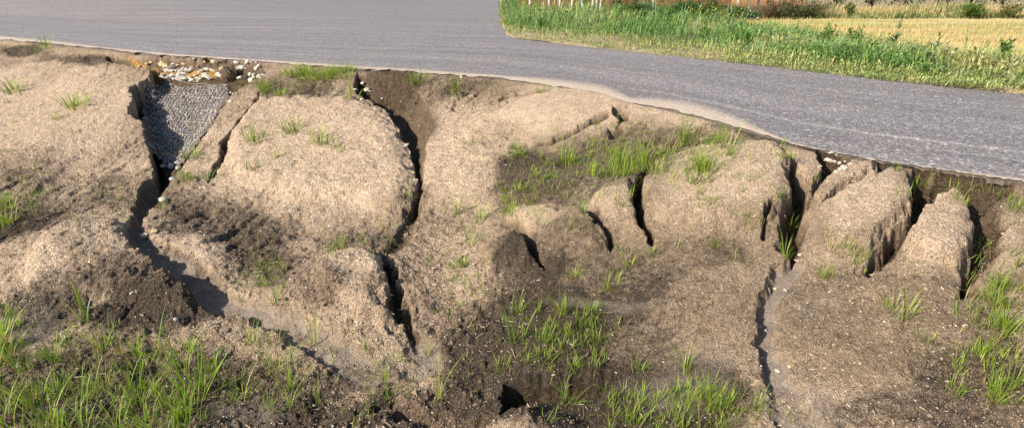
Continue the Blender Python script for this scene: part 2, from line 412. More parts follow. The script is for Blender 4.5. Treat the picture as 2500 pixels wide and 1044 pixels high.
def paint(A, px, py, rx, ry, val, ang=0.0, soft=0.45):
    """patches of a soil kind or of painted shade, with a broken outline"""
    ca, sa = math.cos(ang), math.sin(ang); dx = PXF-px; dy = PYF-py
    m = (np.abs(dx) < 2.2*max(rx, ry)) & (np.abs(dy) < 2.2*max(rx, ry))
    u = (dx[m]*ca+dy[m]*sa)/rx; v = (-dx[m]*sa+dy[m]*ca)/ry
    r = np.sqrt(u*u+v*v)+0.62*fbm(X[m], Y[m], 0.38, 51, 5, 0.62)
    side = sstep(1140, 1290, PXF[m]+150*fbm(X[m], Y[m], 0.45, 53, 4, 0.6)); side = np.maximum(side if px > 1220 else 1-side, sstep(560, 760, PYF[m]))      # the two stretches of bank meet here
    A[m] = A[m]+(val-A[m])*sstep(1+soft, 1-soft, r)*side

# ---- broad lumps
mound(240, 640, 0.62, 0.34, 0.07, 0, 1.6); mound(130, 600, 0.35, 0.3, 0.05); mound(440, 730, 0.22, 0.2, 0.07, 0, 1.5)
mound(850, 720, 0.42, 0.32, 0.13, -0.2, 1.4); mound(480, 610, 0.16, 0.25, 0.05, 0.6)
mound(760, 400, 0.9, 0.7, 0.06, 0, 1.5); mound(150, 350, 0.9, 0.8, 0.07, 0, 1.3); mound(1120, 420, 0.4, 0.5, 0.05)
mound(1330, 280, 0.8, 0.35, 0.06, -0.3); mound(1740, 480, 0.50, 0.42, 0.10, 0, 1.6)
mound(1290, 570, 0.24, 0.18, 0.08, 0, 1.2); mound(1490, 545, 0.20, 0.24, 0.10, 0, 1.5); mound(1400, 610, 0.18, 0.18, 0.08, 0, 1.4); mound(1380, 470, 0.3, 0.2, 0.08, 0, 1.4); mound(1240, 640, 0.16, 0.14, 0.05); mound(1300, 420, 0.2, 0.15, 0.06)
mound(2090, 530, 0.16, 0.42, 0.05, -0.5, 1.6); mound(2260, 600, 0.15, 0.35, 0.05, -0.5, 1.6)
mound(1700, 740, 0.28, 0.2, 0.05); mound(2150, 820, 0.4, 0.3, 0.06); mound(1560, 800, 0.25, 0.2, -0.05)
mound(1340, 820, 0.35, 0.25, 0.05)
for ln in ([(1590, 350), (1720, 318)], [(1620, 362), (1770, 326)], [(1660, 372), (1800, 338)]):
    crack(ln, 0.045, 0.035, 0.45, 0, True, 0.5)
plateau([(1562, 480), (1600, 430), (1700, 392), (1830, 385), (1900, 395), (1925, 430), (1912, 470), (1920, 520), (1890, 560), (1850, 590), (1750, 596), (1640, 590), (1575, 565), (1550, 510)], 0.055, 0.06)
plateau([(1978, 560), (1995, 520), (2060, 480), (2130, 440), (2200, 425), (2222, 440), (2208, 480), (2215, 520), (2190, 560), (2150, 600), (2110, 655), (2060, 645), (1985, 625), (1968, 600)], 0.055, 0.03)
plateau([(2162, 640), (2200, 590), (2250, 540), (2310, 500), (2350, 500), (2368, 560), (2372, 600), (2350, 650), (2335, 694), (2300, 694), (2230, 672)], 0.06, 0.03)
plateau([(2000, 510), (2030, 450), (2070, 415), (2125, 412), (2130, 435), (2080, 470), (2030, 500)], 0.035, 0.03)
plateau([(560, 330), (610, 260), (700, 228), (860, 236), (940, 280), (975, 345), (1005, 400), (1015, 460), (1000, 518), (940, 536), (860, 500), (700, 500), (580, 450), (545, 400)], 0.05, 0.14)
plateau([(50, 690), (110, 610), (220, 555), (310, 560), (340, 610), (420, 660), (490, 730), (480, 780), (380, 770), (250, 720), (130, 730), (60, 730)], 0.05, 0.10)
plateau([(760, 700), (820, 650), (920, 640), (950, 700), (975, 780), (940, 820), (860, 790), (780, 760)], 0.045, 0.08)
plateau([(1230, 540), (1330, 535), (1400, 560), (1460, 610), (1480, 640), (1400, 640), (1320, 620), (1250, 580)], 0.05, 0.05)
plateau([(1420, 500), (1500, 490), (1540, 510), (1550, 560), (1580, 610), (1500, 610), (1450, 570)], 0.05, 0.05)
plateau([(1226, 590), (1290, 620), (1310, 660), (1226, 680), (1150, 640)], 0.04, 0.05)
# ---- left: the big washout with the woven mat, then its channel
gully([(372, 150), (545, 152), (640, 158), (655, 180), (590, 215), (560, 245), (522, 312), (482, 362), (452, 405), (436, 440), (405, 478), (392, 520), (352, 520), (348, 500),
       (372, 455), (374, 420), (366, 382), (358, 338), (346, 302), (318, 287), (324, 250), (318, 215), (366, 192)], 0.24, 0.035, 0.50, 0.85)
gully([(318, 215), (366, 192), (385, 200), (400, 300), (410, 400), (374, 420), (366, 382), (358, 338), (346, 302), (318, 287), (324, 250)], 0.30, 0.03, 0.45, 0.9)
gully([(255, 132), (330, 140), (545, 150), (650, 158), (640, 180), (540, 176), (400, 170), (330, 160), (260, 148)], 0.10, 0.05, 0.12, 0.7)
crack([(372, 450), (352, 505), (336, 560), (345, 600), (375, 632), (440, 660), (490, 705)], [0.08, 0.06, 0.055, 0.06, 0.085, 0.11, 0.13], [0.18, 0.11, 0.07, 0.05, 0.042, 0.036, 0.03], 0.7, 0.85, True, 0.75)
crack([(470, 690), (530, 735), (620, 765), (730, 815), (850, 872), (900, 905)], [0.13, 0.09, 0.075, 0.075, 0.09, 0.06], [0.06, 0.045, 0.035, 0.03, 0.025, 0.01], 0.2, 0.9, True, 0.4)
crack([(640, 228), (612, 270), (582, 308), (550, 352), (546, 390), (528, 425), (512, 455)], [0.01, 0.022, 0.028, 0.036, 0.034, 0.024, 0.012], [0.02, 0.045, 0.055, 0.075, 0.07, 0.04, 0.01], 0.8)
# ---- left: second gully
gully([(868, 176), (1010, 196), (1062, 290), (1050, 350), (1042, 420), (1038, 470), (1020, 530), (1002, 522), (1020, 462), (1010, 420), (1000, 372), (976, 342), (962, 302), (938, 274),
       (900, 246), (862, 226)], 0.17, 0.07, 0.34, 0.75)
gully([(938, 270), (985, 300), (1010, 350), (1028, 420), (1034, 470), (1016, 528), (1002, 522), (1020, 462), (1010, 420), (1000, 372), (976, 342), (962, 302)], 0.25, 0.03, 0.14, 0.9)
crack([(1010, 520), (1000, 560), (960, 610), (932, 640)], 0.07, 0.05, 0.6)
crack([(928, 640), (950, 690), (968, 740), (990, 800), (1016, 845)], [0.02, 0.034, 0.036, 0.032, 0.02], [0.04, 0.075, 0.08, 0.06, 0.02], 0.85)
crack([(1010, 840), (1046, 868), (1050, 888), (1010, 905)], 0.07, 0.02, 0.1, 0.7)
crack([(940, 980), (1010, 1000), (1080, 1030), (1190, 1060)], 0.05, 0.05, 0.5)
# ---- middle: sandy shoulder with its crack and hole
crack([(1226, 250), (1270, 236), (1320, 228)], 0.03, 0.03, 0.5)
crack([(1474, 292), (1440, 306), (1412, 322), (1350, 350), (1298, 372), (1240, 392)], [0.05, 0.05, 0.045, 0.04, 0.04, 0.02], [0.10, 0.10, 0.08, 0.06, 0.05, 0.02], 0.8)
gully([(1492, 268), (1534, 262), (1546, 298), (1516, 308), (1496, 292)], 0.24, 0.05, 0.06, 1.0)
gully([(1480, 318), (1520, 306), (1530, 330), (1490, 345)], 0.08, 0.05, 0.10, 0.8)
# ---- right: slabs parted by deep gullies
crack([(1582, 424), (1560, 462), (1546, 505), (1552, 545), (1570, 585), (1596, 620)], [0.02, 0.032, 0.040, 0.036, 0.030, 0.015], [0.06, 0.12, 0.15, 0.12, 0.09, 0.02], 0.85)
gully([(1880, 392), (1935, 400), (1955, 430), (1976, 470), (1990, 500), (1968, 545), (1955, 610), (1935, 640), (1890, 620), (1898, 575), (1906, 520), (1898, 470), (1912, 425)], 0.15, 0.10, 0.05, 0.95)
gully([(1985, 368), (2060, 384), (2075, 408), (2040, 432), (2005, 475), (1985, 520), (1960, 590), (1940, 640), (1925, 600), (1945, 540), (1975, 480), (1998, 430)], 0.13, 0.04, 0.05, 0.9)
crack([(1868, 540), (1860, 575), (1856, 605)], 0.012, 0.025, 0.7)
gully([(2118, 386), (2150, 392), (2172, 424), (2136, 468), (2086, 496), (2046, 518), (1998, 545), (2020, 502), (2075, 470), (2128, 440), (2136, 410)], 0.085, 0.03, 0.03, 0.95)
gully([(2208, 404), (2262, 412), (2284, 470), (2280, 526), (2250, 574), (2210, 620), (2172, 664), (2122, 706), (2088, 694), (2118, 655), (2160, 600), (2196, 560), (2212, 520), (2205, 470), (2224, 435)], 0.085, 0.03, 0.03, 1.0)
gully([(2262, 410), (2480, 446), (2495, 470), (2430, 490), (2400, 520), (2360, 500), (2320, 486), (2280, 520), (2258, 516)], 0.085, 0.05, 0.06, 0.95)
gully([(2335, 490), (2410, 500), (2462, 540), (2454, 604), (2416, 662), (2378, 732), (2322, 762), (2330, 695), (2358, 650), (2372, 600), (2362, 545)], 0.09, 0.03, 0.05, 1.0)
crack([(2262, 440), (2256, 480), (2258, 540)], 0.03, 0.10, 0.9)
# ---- right: lower cracks, washes and the pit
crack([(1226, 560), (1262, 590), (1300, 625), (1330, 660)], [0.03, 0.036, 0.032, 0.02], [0.08, 0.09, 0.07, 0.03], 0.8)
crack([(1390, 545), (1430, 575), (1462, 602), (1490, 630)], [0.02, 0.038, 0.036, 0.02], [0.03, 0.08, 0.07, 0.03], 0.8)
crack([(1300, 545), (1350, 540), (1395, 555)], 0.035, 0.05, 0.7)
crack([(1950, 640), (1912, 680), (1886, 730), (1874, 790), (1876, 850), (1894, 910), (1920, 960), (1960, 1030), (1990, 1090)], [0.045, 0.05, 0.05, 0.045, 0.05, 0.055, 0.06, 0.07, 0.08], [0.04, 0.035, 0.035, 0.035, 0.03, 0.03, 0.02, 0.02, 0.02], 0.1, 1.0, True, 0.4)
gully([(1222, 935), (1300, 922), (1420, 905), (1500, 890), (1530, 905), (1470, 960), (1420, 985), (1330, 1000), (1240, 1040), (1222, 1050)], 0.30, 0.06, 0.06, 1.0, 0, (0.2, -1))
mound(1225, 1115, 0.20, 0.13, 0.12); mound(1300, 1060, 0.14, 0.10, 0.06)
# ---- soil kinds; the damp list also paints shade at the pit and mud flat
CRUST = np.full(len(X), 0.28); DAMP_SHADE = np.zeros(len(X))
CRUST += 0.35*fbm(X, Y, 0.5, 81, 3)
for a in [(130, 290, 240, 150, 0.95), (760, 380, 270, 160, 0.98), (1130, 420, 110, 130, 0.9), (290, 590, 170, 60, 0.75), (110, 680, 60, 50, 1.0), (880, 690, 80, 50, 1.0), (500, 610, 50, 70, 1.0, 0.8),
          (1370, 280, 160, 60, 1.0), (1700, 290, 190, 35, 1.0, 0.25), (1740, 480, 170, 110, 0.95), (2090, 520, 90, 130, 1.15, 0.6), (2260, 600, 90, 110, 1.15, 0.4), (2060, 440, 60, 50, 0.9),
          (2450, 600, 70, 90, 0.8), (1800, 780, 150, 120, 0.22), (2120, 820, 240, 150, 0.12), (1300, 560, 70, 40, 0.9), (1480, 540, 70, 70, 0.8), (1960, 400, 40, 50, 0.9), (600, 820, 150, 70, 0.4, 0.4), (1110, 640, 80, 100, 0.6)]:
    paint(CRUST, *a)
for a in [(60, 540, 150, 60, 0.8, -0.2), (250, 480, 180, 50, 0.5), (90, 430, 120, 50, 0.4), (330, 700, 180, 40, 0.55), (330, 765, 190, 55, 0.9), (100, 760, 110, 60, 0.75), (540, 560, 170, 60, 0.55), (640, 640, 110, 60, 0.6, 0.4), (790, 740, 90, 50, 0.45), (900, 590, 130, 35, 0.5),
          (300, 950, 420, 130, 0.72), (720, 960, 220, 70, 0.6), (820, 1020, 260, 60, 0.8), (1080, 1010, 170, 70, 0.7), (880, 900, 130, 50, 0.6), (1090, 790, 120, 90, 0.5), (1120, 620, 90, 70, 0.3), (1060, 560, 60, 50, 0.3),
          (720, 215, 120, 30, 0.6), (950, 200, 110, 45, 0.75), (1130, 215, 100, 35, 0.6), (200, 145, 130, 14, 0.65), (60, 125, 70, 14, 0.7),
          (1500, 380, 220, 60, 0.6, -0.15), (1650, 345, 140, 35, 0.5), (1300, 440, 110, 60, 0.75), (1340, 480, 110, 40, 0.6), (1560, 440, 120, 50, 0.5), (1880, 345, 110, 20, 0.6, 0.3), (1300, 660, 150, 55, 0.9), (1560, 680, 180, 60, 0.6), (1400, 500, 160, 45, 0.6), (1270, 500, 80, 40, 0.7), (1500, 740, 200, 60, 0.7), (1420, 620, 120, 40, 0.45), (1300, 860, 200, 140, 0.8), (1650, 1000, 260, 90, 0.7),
          (1750, 630, 170, 40, 0.5), (1680, 760, 100, 50, 0.4), (1380, 790, 190, 90, 0.9), (1420, 960, 300, 120, 1.0), (1700, 960, 170, 80, 0.85), (1560, 830, 110, 60, 0.55), (2380, 450, 120, 30, 0.55, 0.1), (2060, 720, 140, 40, 0.35),  # patches at the pit and mud flat put shade into the soil colour
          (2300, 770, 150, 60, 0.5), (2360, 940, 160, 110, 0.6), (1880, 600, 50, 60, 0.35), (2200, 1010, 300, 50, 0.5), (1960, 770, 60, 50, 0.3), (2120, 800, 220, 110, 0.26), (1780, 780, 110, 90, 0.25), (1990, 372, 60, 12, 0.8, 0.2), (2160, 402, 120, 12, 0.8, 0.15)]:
    paint(DAMP_SHADE, *a)
for a in [(780, 835, 110, 16, 0.6, 0.42), (900, 880, 90, 40, 0.4), (1660, 950, 140, 55, 0.65), (1720, 880, 90, 40, 0.35), (1470, 745, 120, 14, 0.55), (90, 800, 60, 60, 0.6), (1960, 990, 110, 60, 0.6), (2000, 760, 60, 50, 0.25), (600, 1000, 120, 40, 0.4)]:
    paint(SILT, *a)
for a in [(440, 156, 110, 6, 1.0, 0.06), (350, 150, 50, 6, 0.9)]:
    paint(OCHRE, *a, 0.3)
paint(RAW, 960, 210, 90, 45, 0.7); paint(RAW, 2380, 460, 100, 28, 0.8, 0.15); paint(RAW, 2418, 560, 26, 70, 0.9, 0.2); paint(RAW, 2270, 480, 30, 40, 0.8); paint(RAW, 1010, 280, 40, 70, 0.75, -0.4)
# ---- undulation and clods
rough = 1-0.85*np.clip(SILT, 0, 1)
DZ = DZ+0.030*fbm(X, Y, 0.9, 61, 2)+(0.014+0.022*sstep(0.3, 0.0, np.abs(X-0.3))*sstep(4.2, 3.2, Y))*fbm(X, Y, 0.28, 63, 4, 0.6)*rough
DZ = np.where((DZ < 0) & (X > -0.6), DZ*sstep(-0.01, 0.11, SD), DZ)
flatten = sstep(0.0, 0.10, SD)
DZ = np.where(DZ > 0, DZ*flatten, DZ)
COARSE = sstep(0.35, -0.35, X+0.25*fbm(X, Y, 0.8, 99, 2))      # the soil is finer on the right-hand stretch of the bank
cl = fbm(X, Y, 0.055, 71, 3, 0.6)*(0.35+0.65*COARSE); fine = np.abs(vnoise(X/0.018, Y/0.018, 77))*COARSE+0.30*np.abs(vnoise(X/0.016, Y/0.016, 78))*(1-COARSE); fine2 = vnoise(X/0.011, Y/0.011, 79)*COARSE+0.15*vnoise(X/0.012, Y/0.012, 80)*(1-COARSE)
DZ = DZ+rough*sstep(-0.02, 0.05, SD)*(0.0070*cl+0.0032*fine+0.0016*fine2)
DZ = DZ+RAW*rough*0.014*fbm(X, Y, 0.07, 91, 3, 0.65)
loose = rough*sstep(0.05, 0.3, SD)*np.clip(1.15-np.clip(CRUST, 0, 1)*0.85+0.5*np.clip(DAMP_SHADE, 0, 1), 0.12, 1.3)
# rills wash down the bank, broken clods lie between them
ra = ALONG+0.10*fbm(X, Y, 0.5, 121, 3); rl = 1-np.abs(vnoise(ra/0.15, SD/0.9, 123)); rl2 = 1-np.abs(vnoise(ra/0.07+5, SD/0.5, 125))
fr = 0.45+0.55*COARSE
DZ = DZ-loose*fr*(0.030*np.clip((rl-0.72)/0.28, 0, 1)**1.5*(0.5+0.5*vnoise(X/0.5, Y/0.5, 127))+0.012*np.clip((rl2-0.7)/0.3, 0, 1)**1.5)
lump = np.abs(fbm(X, Y, 0.13, 131, 4, 0.55)); DZ = DZ+loose*fr*(0.030*(0.45-lump)+0.008*COARSE*np.sign(fbm(X, Y, 0.06, 135, 2))*np.abs(fbm(X, Y, 0.045, 137, 2))**0.7)
Z = Z0+DZ
Z = np.where(SD < 0.004, np.minimum(Z, -0.008-0.05*sstep(0, -0.05, SD)), Z)

DAMP_SHADE = np.clip(DAMP_SHADE+0.20*fbm(X, Y, 0.35, 87, 4, 0.6), 0, 1)*(1-0.4*RAW)
CRUST = np.clip(CRUST*(1-0.8*RAW), 0, 1.2)

VG = np.stack([X, Y, Z], 1)
me = mesh_np('bank', VG, grid_faces(NR, NC), M_SOIL, True, {'crust': CRUST, 'damp': DAMP_SHADE, 'raw': np.clip(RAW, 0, 1), 'silt': np.clip(SILT, 0, 1), 'ochre': OCHRE, 'coarse': COARSE})
tag(obj('bank_ground', me), 'eroded sandy bank cut by gullies below the road', None, None, 'structure')
VG3 = VG.reshape(NR, NC, 3); PJX, PJY, PJZ = proj(VG3)
NRM = np.cross(np.gradient(VG3, axis=1), np.gradient(VG3, axis=0)); NRM /= np.maximum(np.linalg.norm(NRM, axis=2, keepdims=True), 1e-9)
NRM = np.where(NRM[..., 2:] < 0, -NRM, NRM)
def cast(px, py):
    """where the sight line through (px,py) meets the finished bank"""
    j = int(np.argmin(np.abs(gx-px))); j = min(max(j, 0), NC-1); yy = PJY[:, j]; zz = PJZ[:, j]
    c = np.where((yy[:-1]-py)*(yy[1:]-py) <= 0)[0]
    if len(c) == 0: i = int(np.argmin(np.abs(yy-py)))
    else: i = int(c[np.argmin(zz[c])])
    return VG3[i, j].copy(), NRM[i, j].copy()

# ------------------------------------------------------------------ wide ground under and around everything
def build_ground():
    u = np.concatenate([-np.geomspace(300, 0.3, 60), [0], np.geomspace(0.3, 300, 60)])
    GX, GY = np.meshgrid(u, u+4); P = np.stack([GX.ravel(), GY.ravel()], 1)
    z, sd = bank_z(P); pp = np.stack([P[:, 0], P[:, 1], z], 1); a, b, c = proj(pp)
    m_ = np.minimum(np.minimum(a+800, 3600-a)/300, (1290-b)/60); inside = np.where(c > 0.2, sstep(0.0, 1.0, m_), 0)
    z = np.where(sd < 0.25, -0.16, z)-0.05-0.5*inside*(sd >= 0.25)
    n = len(P); me = mesh_np('ground', np.stack([P[:, 0], P[:, 1], z], 1), grid_faces(len(u), len(u)), M_SOIL, True,
                            {'crust': np.full(n, 0.4), 'damp': np.full(n, 0.4), 'raw': np.zeros(n), 'silt': np.zeros(n), 'ochre': np.zeros(n), 'coarse': np.ones(n)})
    tag(obj('ground', me), 'bare ground reaching out around the bank', None, None, 'structure')
build_ground()

# ------------------------------------------------------------------ loose crumbs and straw (nobody could count them)
def octa_mesh(P, S, R, name, mat, tint, flat=0.75):
    n = len(P); base = np.array([(1, 0, 0), (-1, 0, 0), (0, 1, 0), (0, -1, 0), (0, 0, 1), (0, 0, -1)], float)
    fac = np.array([(0, 2, 4), (2, 1, 4), (1, 3, 4), (3, 0, 4), (2, 0, 5), (1, 2, 5), (3, 1, 5), (0, 3, 5)])
    V = base[None]*(S[:, None, None]*R.uniform(0.6, 1.25, (n, 6, 1)))*np.array([1, 1, flat])
    V = V+R.normal(0, 0.18, (n, 6, 3))*S[:, None, None]
    a = R.uniform(0, 6.28, n); c, s = np.cos(a), np.sin(a)
    x = V[..., 0]*c[:, None]-V[..., 1]*s[:, None]; y = V[..., 0]*s[:, None]+V[..., 1]*c[:, None]
    V = np.stack([x, y, V[..., 2]], -1)+P[:, None]
    F = (fac[None]+6*np.arange(n)[:, None, None]).reshape(-1, 3)
    return mesh_np(name, V.reshape(-1, 3), F, mat, False, {'tint': np.repeat(tint, 6, 0)})
def scatter_crumbs():
    n = 62000
    j = RNG.integers(30, NC-30, n); i = (RNG.uniform(0.03, 1, n)**0.85*(NR-2)).astype(int)
    k = i*NC+j; keep = (RNG.uniform(0, 1, n) > 0.8*np.clip(SILT[k], 0, 1)) & (SD[k] > 0.02); k = k[keep]; n = len(k)
    S = 0.0022*np.exp(RNG.normal(0.25, 0.45, n)); S = np.clip(S, 0.0016, 0.010)*(0.55+0.45*COARSE[k])
    P = VG[k]+np.stack([RNG.normal(0, 0.002, n), RNG.normal(0, 0.002, n), S*0.35], 1)
    pal = np.array([(0.42, 0.32, 0.23), (0.50, 0.39, 0.28), (0.30, 0.21, 0.14), (0.36, 0.25, 0.17), (0.62, 0.55, 0.46), (0.12, 0.09, 0.065), (0.20, 0.15, 0.11), (0.46, 0.30, 0.19)])
    prob = np.array([0.24, 0.2, 0.13, 0.13, 0.055, 0.1, 0.105, 0.04]); pi = RNG.choice(8, n, p=prob/prob.sum())
    t = pal[pi]*RNG.uniform(0.8, 1.15, (n, 1))
    t = t*(1-0.62*np.clip(DAMP_SHADE[k], 0, 1)*(pi != 4))[:, None]
    tag(obj('gravel', octa_mesh(P, S, RNG, 'gravel', M_CRUMB, t)), 'loose sandy crumbs and grit over the bank', None, None, 'stuff')
    n = 5200; j = RNG.integers(30, NC-30, n); i = (RNG.uniform(0.03, 1, n)**0.85*(NR-2)).astype(int); k = i*NC+j
    pr = np.clip(0.10+0.5*np.clip(DAMP_SHADE[k], 0, 1)+0.6*RAW[k]-0.25*np.clip(CRUST[k], 0, 1), 0.02, 1)*(1-0.8*np.clip(SILT[k], 0, 1)); kk = (RNG.uniform(0, 1, n) < pr) & (SD[k] > 0.05); k = k[kk]; n = len(k)
    S = np.clip(0.006*np.exp(RNG.normal(0, 0.45, n)), 0.003, 0.018)*(0.6+0.4*COARSE[k]); P = VG[k]+np.stack([0*S, 0*S, S*0.3], 1)
    t = np.array([(0.26, 0.19, 0.125)])*RNG.uniform(0.6, 1.3, (n, 1))*(1-0.6*np.clip(DAMP_SHADE[k], 0, 1)-0.25*RAW[k])[:, None]
    tag(obj('dirt_clods', octa_mesh(P, S, RNG, 'dirt_clods', M_CRUMB, t)), 'small broken dirt clods lying in hollows of the bank', None, None, 'stuff')
    # straw and plant scraps
    n = 2600; j = RNG.integers(30, NC-30, n); i = (RNG.uniform(0.02, 1, n)*(NR-2)).astype(int); k = i*NC+j
    d = np.clip(DAMP_SHADE[k], 0, 1)*0.75+0.25; kk = (RNG.uniform(0, 1, n) < d) & (SD[k] > 0.03); k = k[kk]; n = len(k)
    L = RNG.uniform(0.005, 0.024, n)*(0.4+0.6*COARSE[k]); a = RNG.uniform(0, 6.28, n); wd = RNG.uniform(0.0009, 0.0022, n)
    dr = np.stack([np.cos(a), np.sin(a), RNG.normal(0.08, 0.2, n)], 1); sd_ = np.stack([-np.sin(a), np.cos(a), np.zeros(n)], 1)
    c = VG[k]+np.array([0, 0, 0.004]); up = np.array([0, 0, 1.0])
    V = np.stack([c-dr*L[:, None]+sd_*wd[:, None], c-dr*L[:, None]-sd_*wd[:, None], c-dr*L[:, None]+up*wd[:, None]*1.5,
                  c+dr*L[:, None]+sd_*wd[:, None], c+dr*L[:, None]-sd_*wd[:, None], c+dr*L[:, None]+up*wd[:, None]*1.5], 1)
    fq = np.array([(0, 1, 4, 3), (1, 2, 5, 4), (2, 0, 3, 5)]); F = (fq[None]+6*np.arange(n)[:, None, None]).reshape(-1, 4)
    t = np.array([(0.30, 0.23, 0.15), (0.38, 0.31, 0.23), (0.13, 0.09, 0.06)])[RNG.integers(0, 3, n)]
    tag(obj('straw', mesh_np('straw', V.reshape(-1, 3), F, M_STRAW, False, {'tint': np.repeat(t, 6, 0)})), 'dry straw and plant scraps strewn over the bank', None, None, 'stuff')
scatter_crumbs()

# ------------------------------------------------------------------ blades and leaves
def blades(base, az, L, wd, lean, droop, tint, K=4, leaf=False, R=RNG):
    """vectorised tapered blades; returns V, F, tint per vertex"""
    n = len(base); t = np.linspace(0, 1, K+1)
    d = np.stack([np.cos(az), np.sin(az)], 1); s = np.stack([-np.sin(az), np.cos(az)], 1)
    th = lean[:, None]+droop[:, None]*t[None]**1.3          # angle from vertical along the blade
    ds = L[:, None]/K
    r = np.concatenate([np.zeros((n, 1)), np.cumsum(np.sin((th[:, 1:]+th[:, :-1])/2)*ds, 1)], 1)
    h = np.concatenate([np.zeros((n, 1)), np.cumsum(np.cos((th[:, 1:]+th[:, :-1])/2)*ds, 1)], 1)
    prof = (np.sin(np.pi*np.clip(t*0.93+0.07, 0, 1))**0.8) if leaf else np.interp(t, [0, 0.25, 0.6, 1], [0.7, 1.0, 0.78, 0.03])
    ww = wd[:, None]*prof[None]*0.5
    C = np.stack([base[:, None, 0]+d[:, None, 0]*r, base[:, None, 1]+d[:, None, 1]*r, base[:, None, 2]+h], -1)
    twist = R.normal(0, 0.5, (n, 1)); sx = s[:, None, 0]*np.cos(twist*t); sy = s[:, None, 1]*np.cos(twist*t); sz = np.sin(twist*t)*0.6
    off = np.stack([sx*ww, sy*ww, sz*ww], -1)
    V = np.stack([C-off, C+off], 2).reshape(n, -1, 3)       # n,(K+1)*2,3
    q = np.array([(2*k, 2*k+1, 2*k+3, 2*k+2) for k in range(K)])
    F = (q[None]+(2*(K+1))*np.arange(n)[:, None, None]).reshape(-1, 4)
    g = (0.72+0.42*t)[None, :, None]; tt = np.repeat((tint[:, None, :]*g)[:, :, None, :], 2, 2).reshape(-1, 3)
    return V.reshape(-1, 3), F, tt
def join_parts(parts):
    Vs, Fs, Ts, o = [], [], [], 0
    for V, F, T in parts: Vs.append(V); Fs.append(F+o); Ts.append(T); o += len(V)
    return np.concatenate(Vs), np.concatenate(Fs), np.concatenate(Ts)
def green(n, R, warm=0.3, dry=0.06):
    a = np.array((0.13, 0.26, 0.026)); b = np.array((0.38, 0.48, 0.06)); c = np.array((0.42, 0.34, 0.15))
    m = R.beta(1.4, 1.8, (n, 1))*(0.7+warm); t = a+(b-a)*np.clip(m, 0, 1); dr = R.uniform(0, 1, n) < dry
    t[dr] = c*R.uniform(0.7, 1.1, (dr.sum(), 1)); return t*R.uniform(0.75, 1.15, (n, 1))
def tuft_mesh(kind, seed):
    R = np.random.default_rng(seed)
    if kind == 'tall':   n, rad, L, wd, lean, dr = 20, 0.045, (0.10, 0.27), (0.0038, 0.007), 0.36, (0.1, 1.2)
    elif kind == 'lush': n, rad, L, wd, lean, dr = 40, 0.06, (0.05, 0.15), (0.003, 0.0055), 0.45, (0.2, 1.2)
    elif kind == 'small': n, rad, L, wd, lean, dr = 16, 0.03, (0.03, 0.085), (0.0022, 0.004), 0.5, (0.2, 1.1)
    elif kind == 'fan':  n, rad, L, wd, lean, dr = 20, 0.02, (0.08, 0.17), (0.003, 0.006), 0.7, (0.2, 1.3)
    else:                n, rad, L, wd, lean, dr = 5, 0.012, (0.10, 0.26), (0.004, 0.0065), 0.25, (0.0, 0.9)
    a = R.uniform(0, 6.28, n); r = rad*np.sqrt(R.uniform(0, 1, n))
    base = np.stack([np.cos(a)*r, np.sin(a)*r, np.full(n, -0.008)], 1)
    az = a+R.normal(0, 0.7, n)
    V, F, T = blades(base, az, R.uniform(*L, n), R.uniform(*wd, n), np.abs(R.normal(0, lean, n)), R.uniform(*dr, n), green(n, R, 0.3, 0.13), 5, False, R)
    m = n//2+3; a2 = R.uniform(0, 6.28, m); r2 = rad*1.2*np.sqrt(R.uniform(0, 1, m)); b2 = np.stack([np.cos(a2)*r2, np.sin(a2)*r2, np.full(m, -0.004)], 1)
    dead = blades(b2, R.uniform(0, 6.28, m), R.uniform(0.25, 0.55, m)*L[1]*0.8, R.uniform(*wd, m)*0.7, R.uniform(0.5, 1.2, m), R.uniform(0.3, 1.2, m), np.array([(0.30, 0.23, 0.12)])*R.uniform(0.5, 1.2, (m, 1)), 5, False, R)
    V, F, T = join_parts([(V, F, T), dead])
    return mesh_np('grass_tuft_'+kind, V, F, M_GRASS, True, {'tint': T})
TUFTS = {k: [tuft_mesh(k, 100*q+i) for i in range(5)] for q, k in enumerate(('tall', 'lush', 'small', 'fan', 'sparse'))}
def tuft(px, py, kind, scale, label, group):
    p, _ = cast(px, py)
    o = obj('grass_tuft', random.choice(TUFTS[kind]), None, p, random.uniform(0, 6.28)); s = scale*random.uniform(0.75, 1.15)*(0.74 if px > 1215 else 0.92)
    o.scale = (s, s, s*random.uniform(0.9, 1.15)); o.rotation_euler[0] = random.uniform(-0.12, 0.12)
    return tag(o, label, 'grass tuft', group)
LOOK = {'tall': 'tall upright', 'lush': 'bushy', 'small': 'short', 'fan': 'spreading', 'sparse': 'few-bladed'}
USED = {}
def zone_label(kind, label, u, v):
    """look of the tuft and where it stands within its stand"""
    a = 'leftmost' if u < -0.62 else 'left' if u < -0.2 else 'middle' if u < 0.2 else 'right' if u < 0.62 else 'rightmost'; b = 'back' if v < -0.33 else 'front' if v > 0.33 else ''
    part = (b+' '+a).strip()+' one'
    if label.split(' ')[0] in ('bright', 'short', 'thin'): label = label.split(' ', 1)[1]
    return LOOK[kind]+' '+label.replace('tuft', 'tuft, '+part+',', 1)
def field_of_tufts(n, cx_, cy_, rx, ry, kinds, sc, label, group, ang=0.0):
    k = 0
    for _ in range(n*20):
        if k >= n: break
        u, v = random.gauss(0, 0.5), random.gauss(0, 0.5)
        if u*u+v*v > 1.1: continue
        x = cx_+rx*u*math.cos(ang)-ry*v*math.sin(ang); y = cy_+rx*u*math.sin(ang)+ry*v*math.cos(ang)
        if y < edge_y(x)+10: continue
        kd = random.choice(kinds); tuft(x, y, kd, random.uniform(*sc), zone_label(kd, label, u, v), group); k += 1

